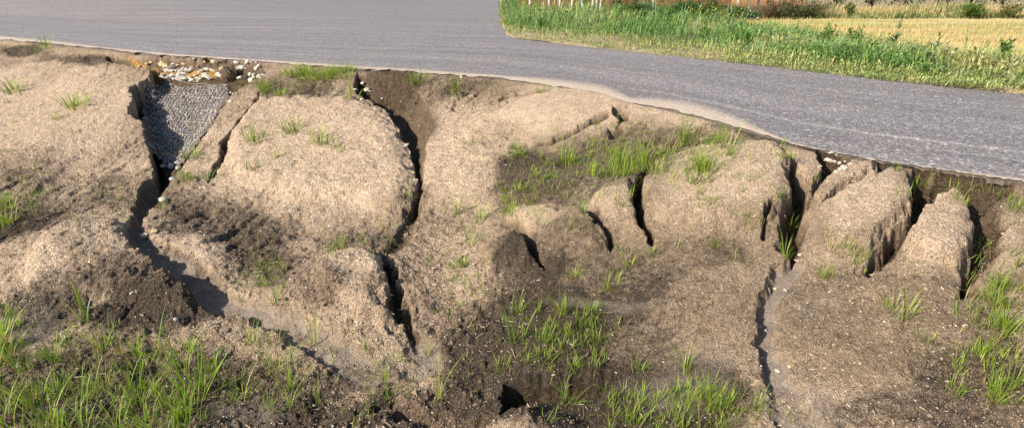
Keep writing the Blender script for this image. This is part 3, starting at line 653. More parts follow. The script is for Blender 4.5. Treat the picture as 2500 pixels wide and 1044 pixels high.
def uniform_tufts(n, x0, x1, y0, y1, kinds, sc, label, group):
    pts = []
    for _ in range(n):
        best = None
        for _t in range(5):
            q = (random.uniform(x0, x1), random.uniform(y0, y1))
            dm = min([(q[0]-a)**2+(q[1]-b)**2 for a, b in pts] or [1e9])
            if best is None or dm > best[0]: best = (dm, q)
        pts.append(best[1]); kd = random.choice(kinds); q = best[1]
        tuft(*q, kd, random.uniform(*sc), zone_label(kd, label, 2*(q[0]-x0)/(x1-x0)-1, 2*(q[1]-y0)/(y1-y0)-1), group)
uniform_tufts(46, -20, 470, 845, 1090, ['tall', 'tall', 'fan', 'sparse', 'tall'], (0.65, 1.1), 'grass tuft in the thick lower left stand', 'lower left grass stand')
uniform_tufts(16, 450, 780, 840, 1010, ['tall', 'fan', 'tall', 'sparse'], (0.7, 1.05), 'grass tuft in the open stand beside the muddy channel', 'channel side grass stand')
uniform_tufts(7, -20, 40, 770, 900, ['tall', 'lush'], (0.8, 1.1), 'grass tuft in the left edge clump beside the hump', 'left edge clump')
uniform_tufts(16, 1215, 1470, 760, 905, ['tall', 'lush', 'tall', 'fan'], (0.55, 0.85), 'grass tuft in the bright patch above the dark pit', 'grass above the pit')
uniform_tufts(14, 1480, 1860, 990, 1075, ['tall', 'fan', 'sparse', 'lush'], (0.5, 0.75), 'grass tuft in the bottom row below the mud flat', 'bottom edge grass')
uniform_tufts(7, 1660, 1790, 960, 1010, ['lush', 'tall'], (0.6, 0.9), 'grass tuft in the patch right of the mud flat', 'patch by the mud flat')
field_of_tufts(38, 1560, 390, 330, 70, ['lush', 'small', 'lush', 'tall'], (0.8, 1.3), 'grass tuft on the slope below the sandy shoulder', 'grass on the slope below the shoulder', -0.10)
field_of_tufts(13, 1290, 470, 100, 60, ['lush', 'small'], (0.5, 0.9), 'grass tuft on the dark lumps left of the cracked slab', 'grass on the dark lumps')
field_of_tufts(7, 1255, 375, 60, 25, ['lush', 'small'], (0.6, 1.0), 'grass tuft under the sandy shoulder crack', 'grass under the shoulder crack')
field_of_tufts(11, 2385, 850, 60, 150, ['tall', 'lush', 'tall'], (0.55, 0.85), 'grass tuft in the far right clump on the slope', 'far right clump', 0.25)
field_of_tufts(9, 2450, 730, 70, 110, ['small', 'sparse', 'tall'], (0.5, 0.8), 'thin grass tuft right of the last gully', 'thin grass at the right')
field_of_tufts(7, 2440, 970, 70, 40, ['tall', 'fan'], (0.5, 0.8), 'grass tuft near the lower right corner', 'lower right grass')
uniform_tufts(16, 705, 858, 176, 196, ['lush'], (1.0, 1.5), 'bright grass tuft in the road edge strip above the big slab', 'road edge strip')
field_of_tufts(5, 20, 520, 25, 40, ['tall', 'lush'], (0.8, 1.1), 'grass tuft in the left edge clump above the hump', 'upper left edge clump')
field_of_tufts(9, 130, 290, 120, 80, ['small', 'small', 'lush'], (0.7, 1.2), 'short grass tuft on the pale slope left of the washout', 'pale slope grass')
field_of_tufts(6, 60, 430, 80, 70, ['small', 'small'], (0.7, 1.2), 'short grass tuft low on the slope at left', 'low left slope grass')
field_of_tufts(6, 680, 220, 90, 20, ['small', 'lush'], (0.8, 1.2), 'short grass tuft on the dark strip above the big slab', 'dark strip grass')
field_of_tufts(6, 660, 670, 50, 40, ['small', 'sparse', 'small'], (0.7, 1.0), 'grass tuft in the hollow between hump and channel', 'hollow grass')
field_of_tufts(8, 980, 920, 160, 90, ['sparse', 'small'], (0.6, 0.9), 'thin grass tuft on the flat below the narrow crack', 'damp flat grass')
field_of_tufts(7, 1120, 640, 70, 190, ['small', 'sparse', 'small'], (0.6, 0.9), 'thin grass tuft on the slope right of the narrow crack', 'slope grass by the crack')
SINGLE = [(720, 320, 'lush', 1.0, 'grass tuft on the big pale slab, leftmost of the three near its middle'), (785, 350, 'lush', 1.0, 'tallest grass tuft in the middle of the big pale slab'),
          (828, 365, 'small', 1.4, 'small upright grass tuft right of the tallest one on the big slab'), (625, 345, 'lush', 0.9, 'grass tuft on the left part of the big pale slab'),
          (622, 412, 'small', 1.5, 'low grass tuft on the lower left of the big pale slab'), (680, 385, 'small', 1.1, 'wispy grass tuft between larger tufts on the big slab'),
          (1000, 490, 'sparse', 0.9, 'thin leaning grass on the slab rim beside the dark gully'), (935, 560, 'sparse', 0.8, 'flat leaning grass just below the big slab'),
          (1025, 205, 'lush', 1.3, 'grass tuft on the road edge right of the second gully head'), (1110, 220, 'fan', 1.1, 'grass tuft right of the second gully below the road edge'),
          (860, 240, 'small', 1.6, 'grass tuft on the rim of the second gully head'), (1150, 350, 'small', 1.3, 'lone grass tuft on the pale ground right of the second gully'),
          (1165, 540, 'tall', 0.8, 'spiky grass tuft near the centre seam right of the second gully'), (1120, 520, 'tall', 0.7, 'slim grass tuft right of the second gully tail'),
          (1130, 650, 'fan', 0.8, 'spreading grass tuft on the slope right of the narrow crack'), (205, 790, 'sparse', 1.5, 'tall single grass stalk standing in front of the hump'),
          (680, 745, 'fan', 0.8, 'leaning grass tuft in the muddy channel'), (820, 610, 'lush', 0.7, 'grass tuft below the big slab on brown soil'),
          (465, 385, 'lush', 0.8, 'grass tuft on the ridge right of the mat'), (460, 440, 'lush', 0.8, 'grass tuft at the foot of the ridge right of the mat'), (510, 445, 'fan', 0.8, 'dark grass tuft at the foot of the narrow ridge crack'),
          (400, 510, 'small', 1.3, 'grass tuft beside the white stone in the channel'), (970, 740, 'sparse', 0.6, 'single blade tuft growing in the narrow crack'), (190, 265, 'lush', 1.1, 'grass tuft high on the pale slope left of the washout'),
          (35, 225, 'lush', 1.2, 'dry looking grass tuft at the left edge of the pale slope'), (110, 118, 'small', 2.2, 'grass tuft on the road edge at far left'),
          (1320, 226, 'lush', 1.1, 'grass tuft on top of the sandy shoulder'), (1740, 600, 'lush', 0.55, 'grass tuft low on the cracked slab'), (1820, 440, 'small', 0.9, 'little grass tuft on top of the cracked slab'),
          (1700, 470, 'small', 0.9, 'faint grass tuft in the middle of the cracked slab'), (1810, 525, 'lush', 0.5, 'grass tuft in the centre right of the cracked slab'), (1890, 480, 'fan', 0.6, 'dark grass hanging on the right wall of the cracked slab'),
          (1915, 390, 'lush', 0.6, 'grass tuft on the rim above the stone filled gully'), (1905, 350, 'small', 1.0, 'grass tuft on the road edge above the pillar'), (1915, 630, 'tall', 0.55, 'grass tuft in the mouth of the stone filled gully'),
          (1940, 575, 'tall', 0.6, 'dark grass blades inside the stone filled gully'), (2010, 675, 'lush', 0.7, 'rounded grass tuft below the first pale slab'), (2080, 620, 'fan', 0.6, 'sparse grass tuft on the foot of the first pale slab'),
          (2205, 640, 'small', 0.9, 'small grass tuft at the foot of the second pale slab'), (2185, 765, 'lush', 1.1, 'large spiky grass tuft standing alone below the slabs'), (2255, 830, 'small', 1.0, 'small dark grass tuft right of the large spiky one'),
          (2230, 470, 'tall', 0.5, 'grass blades hanging in the gully between the pale slabs'), (2245, 490, 'fan', 0.5, 'drooping grass deep in the gully between the pale slabs'), (2335, 500, 'small', 0.8, 'grass tuft on top of the second pale slab'),
          (2440, 700, 'fan', 0.6, 'spreading grass tuft at far right below the pale ground'), (2480, 510, 'lush', 0.6, 'pale grass tuft at the right edge near the road'), (2190, 420, 'small', 0.9, 'grass tuft on the head of the first pale slab'),
          (1490, 700, 'lush', 0.75, 'grass tuft below the dark cracked lumps'), (1530, 655, 'tall', 0.7, 'tall grass tuft below the crack beside the slab'), (1590, 625, 'fan', 0.75, 'spreading grass tuft at the foot of the slab crack'),
          (1400, 680, 'fan', 0.7, 'grass tuft at the foot of the dark lumps'), (1420, 520, 'fan', 0.8, 'grass tuft on the lump between two cracks'), (1515, 500, 'lush', 0.6, 'grass tuft beside the slab crack'), (1390, 560, 'fan', 0.7, 'grass tuft growing at the head of the short crack'),
          (1675, 905, 'tall', 0.75, 'upright grass tuft on the mud flat'), (1560, 905, 'lush', 0.6, 'low grass tuft at the end of the dark pit'), (1385, 985, 'tall', 0.6, 'grass tuft inside the dark pit'), (1445, 765, 'fan', 0.9, 'grass tuft at the top of the bright patch'), (1375, 760, 'tall', 0.8, 'grass tuft reaching over the damp soil above the bright patch'),
          (1070, 975, 'sparse', 0.9, 'pale leaning blades near the bottom below the damp flat'), (945, 985, 'sparse', 0.9, 'bent yellowish blades near the bottom centre left'), (1690, 300, 'small', 0.0, '')]
for px, py, kd, sc_, lb in SINGLE:
    if lb: tuft(px, py, kd, sc_*(1.65 if px < 1215 and py < 450 else 1.15), lb, 'single grass tufts on the bank')

# sparse seedlings, uncountable
def seedlings():
    B = []
    spots = [(130, 300, 140, 110, 60), (60, 470, 90, 90, 60), (250, 500, 140, 60, 50), (660, 400, 120, 110, 40), (1120, 620, 80, 220, 80), (900, 930, 250, 110, 70), (1520, 390, 320, 90, 620), (1330, 480, 130, 90, 110), (2420, 760, 90, 190, 130),
             (300, 960, 330, 120, 260), (1620, 990, 260, 60, 140), (1350, 830, 140, 90, 120), (700, 215, 110, 25, 90), (1130, 225, 90, 40, 50), (1750, 520, 150, 100, 40), (2060, 620, 70, 40, 30), (100, 125, 110, 14, 60), (650, 660, 60, 60, 60), (2320, 470, 150, 30, 30), (860, 600, 120, 40, 30)]
    for cx_, cy_, rx, ry, n in spots:
        for _ in range(n):
            x = cx_+random.gauss(0, 0.5)*rx; y = cy_+random.gauss(0, 0.5)*ry
            if y < edge_y(x)+6 or y > 1200 or x < PX0+10 or x > PX1-10: continue
            p, _n = cast(x, y)
            for _k in range(random.randint(2, 6)): B.append(p+np.array([random.gauss(0, .012), random.gauss(0, .012), -0.004]))
    B = np.array(B); n = len(B); R = RNG
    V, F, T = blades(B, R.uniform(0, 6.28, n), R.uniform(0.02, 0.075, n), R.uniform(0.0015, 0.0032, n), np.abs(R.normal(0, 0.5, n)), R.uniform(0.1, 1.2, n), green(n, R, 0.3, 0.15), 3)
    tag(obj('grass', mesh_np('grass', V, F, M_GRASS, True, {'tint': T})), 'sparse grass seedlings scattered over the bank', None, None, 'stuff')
seedlings()

# ------------------------------------------------------------------ stones
def stone_mesh(seed, mat, elong=1.4, flat=0.7, round_=False):
    R = np.random.default_rng(seed)
    import bmesh
    bm = bmesh.new(); bmesh.ops.create_icosphere(bm, subdivisions=2 if round_ else 1, radius=1.0)
    cuts = R.normal(0, 1, (7, 3)); cuts /= np.linalg.norm(cuts, axis=1)[:, None]; lv = R.uniform(0.55, 0.85, 7)
    for v in bm.verts:
        c = np.array(v.co)
        if not round_:
            for n_, l_ in zip(cuts, lv):
                e = c@n_-l_
                if e > 0: c = c-n_*e
            c = c*(1+R.normal(0, 0.05))
        c = c*np.array([elong, 1.0, flat]); v.co = c
    me = bpy.data.meshes.new('stone'); bm.to_mesh(me); bm.free(); me.materials.append(mat)
    if round_:
        for p in me.polygons: p.use_smooth = True
    return me
STONES = [stone_mesh(i, M_STONE, R_, f_) for i, (R_, f_) in enumerate([(1.5, 0.6), (1.2, 0.8), (1.7, 0.5), (1.1, 0.7), (1.4, 0.75), (1.3, 0.55)])]
STONES_G = [stone_mesh(20+i, M_STONE_G, 1.3, 0.65) for i in range(3)]; STONES_O = [stone_mesh(30+i, M_STONE_O, 1.4, 0.6) for i in range(3)]
STONE_R = stone_mesh(50, M_STONE, 1.5, 0.75, True); STONE_RG = stone_mesh(51, M_STONE_G, 1.3, 0.75, True)
def stone(px, py, wpx, label, group=None, pool=None, rz=None):
    p, nrm = cast(px, py); zc = proj(p)[2]; r = float(wpx*0.5/1.3*zc/FOC)
    o = obj('stone', random.choice(pool or STONES), None, p+np.array([0, 0, r*0.28]), random.uniform(0, 6.28) if rz is None else rz)
    o.scale = (r, r*random.uniform(0.85, 1.1), r*random.uniform(0.85, 1.15)); o.rotation_euler[0] = random.uniform(-0.5, 0.5); o.rotation_euler[1] = random.uniform(-0.4, 0.4)
    return tag(o, label, 'stone', group)
for _ in range(62):
    x = random.uniform(382, 548); y = 172+random.uniform(0, 34)*(0.6+0.4*math.sin((x-380)/55))
    stone(x, y, random.uniform(11, 28), 'pale broken stone in the washed-out heap above the woven mat', 'washed-out road base stones', STONES*3+STONES_G+STONES_O)
for _ in range(24):
    stone(random.uniform(340, 540), 160+random.uniform(-4, 7), random.uniform(9, 20), 'yellowish stone in the orange sand layer under the road edge', 'stones in the orange layer', STONES_O*2+STONES)
for _ in range(26):
    stone(random.uniform(578, 655), random.uniform(160, 200), random.uniform(9, 24), 'pale stone in the small heap right of the sod clump', 'stones right of the sod', STONES*3+STONES_G)
for _ in range(30):
    stone(2030+random.gauss(0, 20), 408+random.gauss(0, 9), random.uniform(7, 17), 'small grey white stone in the gully head between the slabs', 'stones in the slab gully', STONES*2+STONES_G)
for px, py, s_ in [(868, 220, 16), (884, 216, 18), (893, 236, 22), (884, 245, 14), (902, 228, 12), (930, 244, 9)]:
    stone(px, py, s_, 'pale stone in the head of the second gully', 'stones in the second gully head')
for px, py, s_, lb, pool in [(398, 208, 24, 'white stone at the top left corner of the mat', None), (408, 411, 26, 'smooth white pebble lying at the foot of the mat', [STONE_R]), (386, 412, 20, 'smooth grey pebble beside the white one at the foot of the mat', [STONE_RG]),
        (430, 402, 20, 'angular white stone right of the pebbles at the foot of the mat', None), (433, 413, 22, 'flat pale stone under the angular one at the foot of the mat', None), (423, 440, 17, 'small round stone in the channel below the mat', [STONE_RG]),
        (402, 491, 27, 'pale yellowish stone in the channel below the mat', [STONE_R]), (356, 582, 34, 'large white angular stone in the bend of the channel', None), (380, 568, 19, 'brown stone right of the large white one in the channel', STONES_O), (364, 612, 10, 'small pale stone below the large white one', None),
        (394, 608, 16, 'flat pale chip in the channel bend', None), (350, 610, 11, 'small yellow stone on the channel bank', STONES_O), (423, 644, 10, 'small bluish stone where the channel turns', STONES_G), (332, 718, 14, 'pale pebble on the front of the hump', [STONE_R]),
        (993, 357, 15, 'white bluish stone wedged in the second gully', None), (556, 230, 13, 'pale stone at the right edge of the mat', None), (563, 248, 12, 'white stone lower on the right edge of the mat', None), (570, 232, 13, 'yellowish stone beside the mat edge', STONES_O), (1127, 192, 13, 'white stone on the road edge near the seam', None),
        (1952, 627, 15, 'white stone at the mouth of the slab gully', None), (1947, 645, 11, 'flat pale stone at the mouth of the slab gully', None), (1896, 707, 13, 'brownish stone on the wash below the gully mouth', STONES_O), (1920, 709, 13, 'grey stone right of the brownish one on the wash', STONES_G), (1872, 807, 12, 'pale stone on the left side of the wash', None),
        (1900, 907, 17, 'white angular stone in the lower wash', None), (1929, 897, 13, 'yellowish stone right of the white one in the lower wash', STONES_O), (2247, 706, 9, 'tiny white stone below the second slab', None), (2066, 698, 8, 'tiny white stone below the first slab', None), (1735, 1010, 12, 'pale stone in the grass by the mud flat', None),
        (885, 1010-520+300, 9, 'tiny pale stone on the front of the right hump', None), (830, 770, 10, 'pale stone low on the right hump', None), (435, 780, 13, 'round tan pebble in front of the hump', [STONE_RG]), (1350, 925, 10, 'pale stone on the rim of the dark pit', None), (1466, 757, 8, 'tiny white stone on the silt above the bright grass', None)]:
    stone(px, py, s_, lb, None, pool)

# ------------------------------------------------------------------ the woven mat
def mat_object():
    TL, TR, BR, BL = (352, 205), (560, 200), (432, 425), (372, 400)
    k = NT('mat_sheet', 0.9, 0.2); n = k.noise(40, 4)
    k.color(k.mix(k.ramp(n, [(0.4, 0.0), (0.68, 1.0)]), (0.035, 0.034, 0.034), (0.20, 0.165, 0.125))); msheet = k.m
    k = NT('mat_loop', 0.7, 0.3); n = k.noise(18, 4)
    k.color(k.mix(k.ramp(n, [(0.4, 0.0), (0.62, 1.0)]), (0.31, 0.30, 0.295), (0.56, 0.49, 0.42))); mloop = k.m
    outline = np.array([(385, 205), (420, 215), (470, 212), (520, 207), (552, 214), (556, 240), (522, 310), (482, 360), (450, 405), (428, 420), (385, 408), (362, 385), (350, 330), (338, 285), (345, 250), (362, 225)], float)
    U, Vn = 30, 44
    root = bpy.data.objects.new('woven_mat', None); link(root); p0, _ = cast(440, 300); root.location = p0
    tag(root, 'dark grey looped erosion mat exposed on the floor of the washout', 'mat')
    def inside(q):
        _, _, ins, _ = poly_sdf(np.array([q], float), outline); return bool(ins[0])
    # sheet draped on the washout floor
    gu, gv = np.linspace(330, 565, 48), np.linspace(198, 428, 48)
    idx = {}; V = []; F = []
    P = np.array([[cast(x, y)[0] for x in gu] for y in gv])
    # smooth drape
    for _ in range(3):
        Q = P.copy(); Q[1:-1, 1:-1] = (P[:-2, 1:-1]+P[2:, 1:-1]+P[1:-1, :-2]+P[1:-1, 2:]+P[1:-1, 1:-1]*2)/6; P = Q
    INS = np.array([[inside((x, y)) for x in gu] for y in gv])
    P[..., 2] += 0.012+0.012*fbm(P[..., 0], P[..., 1], 0.16, 17, 3)
    keep = np.where(INS[:-1, :-1] & INS[1:, :-1] & INS[:-1, 1:] & INS[1:, 1:])
    f = np.array([(i*48+j, (i+1)*48+j, (i+1)*48+j+1, i*48+j+1) for i, j in zip(*keep)])
    used = np.unique(f); rm = -np.ones(48*48, int); rm[used] = np.arange(len(used))
    obj('sheet', mesh_np('mat_sheet', P.reshape(-1, 3)[used]-p0, rm[f], msheet), root)
    def at(u, v):
        x = (u-330)/235*47; y = (v-198)/230*47; j = min(int(x), 46); i = min(int(y), 46); a = x-j; b = y-i
        return P[i, j]*(1-a)*(1-b)+P[i, j+1]*a*(1-b)+P[i+1, j]*(1-a)*b+P[i+1, j+1]*a*b
    # rows of loops; a loop is a bent strand
    segs = []
    rows = np.linspace(204, 424, 36)
    for r, v in enumerate(rows):
        for c in np.arange(335, 562, 8.2):
            u = c+(r % 2)*4.1+random.uniform(-1, 1); q = (u+(v-300)*0.05, v+0.10*(u-440)*0.5+random.uniform(-1, 1))
            if not (331 < q[0] < 564 and 199 < q[1] < 427) or not inside(q): continue
            if 455 < q[0] < 480 and 290 < q[1] < 345 and random.random() < 0.7: continue
            if poly_sdf(np.array([q]), outline)[0][0] < random.uniform(0, 13): continue
            a = at(*q); h = random.uniform(0.012, 0.024); L = random.uniform(0.010, 0.016); an = random.uniform(-0.7, 0.7)
            dv = np.array([math.cos(an), math.sin(an), 0])*L
            pts = [a-dv+[0, 0, -0.004], a-dv*0.55+[0, 0, h*0.85], a+dv*0.45+[0, 0, h], a+dv+[0, 0, -0.004]]
            segs.append((pts, random.uniform(0.0038, 0.0055)))
    for r in range(1, 36, 5):
        v = rows[r]; pts = []
        for u in np.arange(334, 562, 6):
            q = (u, v+0.05*(u-440)+1.5*math.sin(u*0.11+r))
            if 331 < q[0] < 564 and 199 < q[1] < 427 and inside(q): pts.append(at(*q)+[0, 0, 0.013])
        if len(pts) > 3: segs.append((pts, 0.0024))
    V, F = [], []
    for pts, rad in segs:
        pts = np.array(pts); b0 = len(V); m = len(pts)
        for i_, p in enumerate(pts):
            d = pts[min(i_+1, m-1)]-pts[max(i_-1, 0)]; d /= np.linalg.norm(d)+1e-9
            s_ = np.cross(d, [0, 0, 1]); s_ /= np.linalg.norm(s_)+1e-9; t_ = np.cross(s_, d)
            for kk in range(3):
                an = kk*2.094; V.append(p+rad*(math.cos(an)*s_+math.sin(an)*t_)-p0)
        for i_ in range(m-1):
            for kk in range(3): F.append((b0+3*i_+kk, b0+3*i_+(kk+1) % 3, b0+3*i_+3+(kk+1) % 3, b0+3*i_+3+kk))
    o = obj('loops', mesh_np('mat_loops', np.array(V), np.array(F), mloop, True), root); o['kind'] = 'stuff'
mat_object()

# sod clump hanging at the head of the washout
def sod_clump():
    p, _ = cast(556, 196); root = bpy.data.objects.new('sod_clump', None); link(root); root.location = p
    tag(root, 'dark clump of sod and roots hanging between two stone heaps', 'sod')
    import bmesh
    bm = bmesh.new(); bmesh.ops.create_icosphere(bm, subdivisions=4, radius=1)
    for v in bm.verts:
        c = v.co; n = float(fbm(np.array([c.x*3+c.z*2]), np.array([c.y*3-c.z]), 1.0, 5, 3)[0])
        v.co = Vector((c.x*0.085, c.y*0.06, c.z*0.10+0.05))*(1+0.35*n)
    me = bpy.data.meshes.new('soil'); bm.to_mesh(me); bm.free(); me.materials.append(flat_material('sod_soil', (0.055, 0.038, 0.024), (0.17, 0.12, 0.075), 60, 0.95, 1.0, 0.01)); obj('soil', me, root)
    R = RNG; n = 420; a = R.uniform(0, 6.28, n); z = R.uniform(0.0, 0.14, n); rr = np.sqrt(np.clip(1-((z-0.05)/0.11)**2, 0.05, 1))
    b = np.stack([np.cos(a)*0.08*rr, np.sin(a)*0.055*rr, z], 1)
    V, F, T = blades(b, a+R.normal(0, .4, n), R.uniform(0.02, 0.05, n), np.full(n, 0.0022), R.uniform(0.8, 1.6, n), R.uniform(0.6, 1.6, n), np.array([(0.13, 0.095, 0.06)])*R.uniform(0.5, 1.5, (n, 1)), 3)
    obj('roots', mesh_np('roots', V, F, M_GRASS, True, {'tint': T}), root)['kind'] = 'stuff'
sod_clump()

# ------------------------------------------------------------------ far side: verge, stubble field, dry bank
M_VERGE = flat_material('verge_soil', (0.24, 0.19, 0.10), (0.36, 0.29, 0.16), 6, 0.95, 0.6, 0.03)
def gp(px, py, z=0.0): return on_plane(px, py, z)
FIELD_NEAR = np.array([(1760, 62), (1900, 84), (2100, 112), (2300, 140), (2500, 172), (2800, 215), (3300, 290)], float)   # where the weeds stop
def verge_z(P): return 0.015+0.05*fbm(P[..., 0], P[..., 1], 0.8, 7, 3)
def verge_left(py, y_far):
    """the verge is rounded off where the side road turns away"""
    t = np.clip((y_far-py)/45.0, 0, 1); return 1217+34*(1-t)**2.0
def build_far_ground():
    px = np.linspace(1222, 3300, 300); yf = far_y(px+0.01)
    A = on_plane(px, yf); d = A/np.linalg.norm(A, axis=1)[:, None]; r0 = np.linalg.norm(A, axis=1); r1 = np.full(len(px), 45.0)
    T = np.linspace(0, 1, 130)**2.2
    rr = r0[None]*(1-T[:, None])+r1[None]*T[:, None]; P = d[None]*rr[..., None]
    z = verge_z(P)*sstep(0, 0.25, rr-r0[None])-0.012
    qx, qy, _ = proj(np.concatenate([P, 0*z[..., None]], 2))
    z = np.where(qx < verge_left(qy, yf[None])+6*fbm(P[..., 0], P[..., 1], 0.4, 3, 3)-2, -0.06, np.where(qx < 1345, np.maximum(z, 0.008), z))
    me = mesh_np('verge', np.concatenate([P, z[..., None]], 2).reshape(-1, 3), grid_faces(130, 300)[:, ::-1], M_VERGE)
    tag(obj('verge_ground', me), 'bare verge soil beyond the road', None, None, 'structure')
    k = NT('stubble_field', 0.95, 0.1)
    mp = k.n('ShaderNodeMapping'); k.l(k.co.outputs['Object'], mp.inputs[0]); mp.inputs['Scale'].default_value = (0.10, 0.75, 1); mp.inputs['Rotation'].default_value = (0, 0, 0.06)
    st = k.noise(1.4, 6, 0.65, mp.outputs[0]); f = k.noise(14, 4, 0.7)
    c = k.mix(k.ramp(st, [(0.45, 0.0), (0.56, 1.0)]), (0.38, 0.26, 0.115), (0.62, 0.49, 0.25))
    c = k.mix(k.ramp(k.noise(0.9, 5, 0.6, mp.outputs[0]), [(0.48, 0.0), (0.66, 0.8)]), c, (0.34, 0.36, 0.10))
    c = k.mix(1.0, c, k.ramp(f, [(0.3, 0.72), (0.7, 1.2)]), 'MULTIPLY'); k.color(c); k.bump(f, 0.8, 0.04)
    a = [tuple(gp(x, y)) for x, y in FIELD_NEAR]; pts = np.array(a)
    B = np.array([gp(x, 40) for x in FIELD_NEAR[:, 0]])
    T = np.linspace(0, 1, 40); P = pts[None]*(1-T[:, None, None])+B[None]*T[:, None, None]
    # densify along x
    xs = np.linspace(0, len(FIELD_NEAR)-1, 140); P = np.stack([np.stack([np.interp(xs, np.arange(len(FIELD_NEAR)), P[i, :, c_]) for c_ in (0, 1)], -1) for i in range(40)])
    z = np.maximum(0.055, verge_z(P)+0.02)+0.015*fbm(P[..., 0], P[..., 1], 0.5, 9, 2)
    tag(obj('stubble_field', mesh_np('field', np.concatenate([P, z[..., None]], 2).reshape(-1, 3), grid_faces(40, 140)[:, ::-1], k.m)), 'harvested straw coloured field behind the weeds', None, None, 'structure')
build_far_ground()

def weeds_scatter():
    R = RNG
    def pick(n, f): # candidate ground points, kept by a picture-free density over the verge strip
        px = R.uniform(1226, 2750, n); return px
    parts = []
    # low creeping leaves and short grass over the whole verge
    n = 78000; px = 1217+1510*R.uniform(0, 1, n); yf = far_y(px); yb = np.where(px < 1760, 6+0*px, np.interp(px, FIELD_NEAR[:, 0], FIELD_NEAR[:, 1]))
    t = R.uniform(0, 1, n)**0.9; py = yf-1+(yb-yf)*t
    P = on_plane(px, py, 0.02); P3 = np.concatenate([P, verge_z(P)[:, None]], 1)
    dense = fbm(P[:, 0], P[:, 1], 0.7, 15, 3); vl = px-verge_left(py, yf)
    tall = sstep(0.06, 0.55, t)*np.interp(px, [1226, 1800, 2100, 2750], [1.0, 0.9, 0.75, 0.8])*sstep(-4, 26, vl)
    keep = R.uniform(0, 1, n) < np.clip(0.66+0.8*tall+1.15*dense, 0.08, 1)*(vl > -2); P3, dense, tall, px = P3[keep], dense[keep], tall[keep], px[keep]; n = len(P3)
    pal = np.array([(0.12, 0.225, 0.065), (0.16, 0.28, 0.07), (0.22, 0.34, 0.08), (0.22, 0.28, 0.16), (0.31, 0.37, 0.12), (0.44, 0.41, 0.19)])
    hue = fbm(P3[:, 0], P3[:, 1], 1.1, 19, 3)
    ci = np.clip(((hue*1.5+0.5)*4+R.normal(0, 0.9, n)).astype(int), 0, 5); ci = np.where((tall < 0.3) & (R.uniform(0, 1, n) < 0.75), 4+(R.uniform(0, 1, n) < 0.35), ci)
    tint = pal[ci]*R.uniform(0.7, 1.25, (n, 1))
    zc = proj(P3)[2]
    H = (0.05+(0.21+0.19*sstep(2000, 1400, px))*tall*(0.7+0.6*dense)+0.12*sstep(0.6, 1.0, t[keep])*sstep(1800, 1600, px))*R.uniform(0.45, 1.35, n)
    leaf = R.uniform(0, 1, n) < 0.68
    for m, lf in ((leaf, True), (~leaf, False)):
        q = m.sum(); b = P3[m].copy()
        if lf: b[:, 2] += R.uniform(0, 0.8, q)*H[m]
        L = np.where(lf, 0.026+0.09*H[m], H[m])*R.uniform(0.7, 1.3, q); wd = (L*0.48 if lf else 0.004+0.0011*zc[m])
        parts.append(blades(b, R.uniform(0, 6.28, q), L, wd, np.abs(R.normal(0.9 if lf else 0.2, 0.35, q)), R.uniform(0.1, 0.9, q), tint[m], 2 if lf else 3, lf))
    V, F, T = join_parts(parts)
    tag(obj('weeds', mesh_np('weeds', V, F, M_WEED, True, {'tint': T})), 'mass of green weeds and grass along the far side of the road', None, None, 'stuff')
    # stubble stalks
    n = 16000; px = R.uniform(1780, 2750, n); yb = np.interp(px, FIELD_NEAR[:, 0], FIELD_NEAR[:, 1]); py = 48+(yb-48)*R.uniform(0, 1, n)
    P = on_plane(px, py, 0.05); P3 = np.concatenate([P, np.full((n, 1), 0.05)], 1)
    tint = np.array([(0.55, 0.43, 0.20)])*R.uniform(0.6, 1.2, (n, 1)); g = fbm(P[:, 0], P[:, 1]*3, 1.5, 29, 3) > 0.25; tint[g] = np.array((0.36, 0.40, 0.12))*R.uniform(0.7, 1.2, (g.sum(), 1))
    V, F, T = blades(P3, R.uniform(0, 6.28, n), R.uniform(0.03, 0.10, n), np.full(n, 0.012), np.abs(R.normal(0, 0.4, n)), R.uniform(0, 0.3, n), tint, 1)
    tag(obj('stubble_straw', mesh_np('stubble', V, F, M_WEED, True, {'tint': T})), 'short straw stubble standing over the field', None, None, 'stuff')
    # tall dry grass behind the field
    n = 15000; px = R.uniform(1780, 2900, n); py = R.uniform(38, 52, n)+np.interp(px, [1780, 2100, 2500], [2, 2, -2])
    P = on_plane(px, py, 0.0); zc = np.hypot(P[:, 0], P[:, 1]); zb = 0.03+0.03*sstep(14.2, 17, P[:, 1])
    P3 = np.concatenate([P, zb[:, None]], 1); cl = fbm(P[:, 0], P[:, 1], 1.0, 33, 3)
    brown = sstep(2060, 1960, px+60*cl); gr = ((cl > 0.15) & (R.uniform(0, 1, n) < 0.5)) | ((py > 48) & (R.uniform(0, 1, n) < 0.6))
    tint = np.array((0.50, 0.39, 0.19))*(1-brown[:, None])+np.array((0.20, 0.145, 0.08))*brown[:, None]; tint[gr] = np.array((0.13, 0.19, 0.06)); tint = tint*R.uniform(0.65, 1.3, (n, 1))
    H = (0.25+0.11*cl+0.06*brown)*R.uniform(0.6, 1.3, n)*np.where(py > 48, 0.6, 1.0)
    V, F, T = blades(P3, R.uniform(0, 6.28, n), H, np.full(n, 0.016), np.abs(R.normal(0.1, 0.22, n)), R.uniform(0, 0.9, n), tint, 3)
    tag(obj('tall_dry_grass', mesh_np('tall_dry_grass', V, F, M_WEED, True, {'tint': T})), 'tall straw coloured grass on the rise behind the field', None, None, 'stuff')
weeds_scatter()

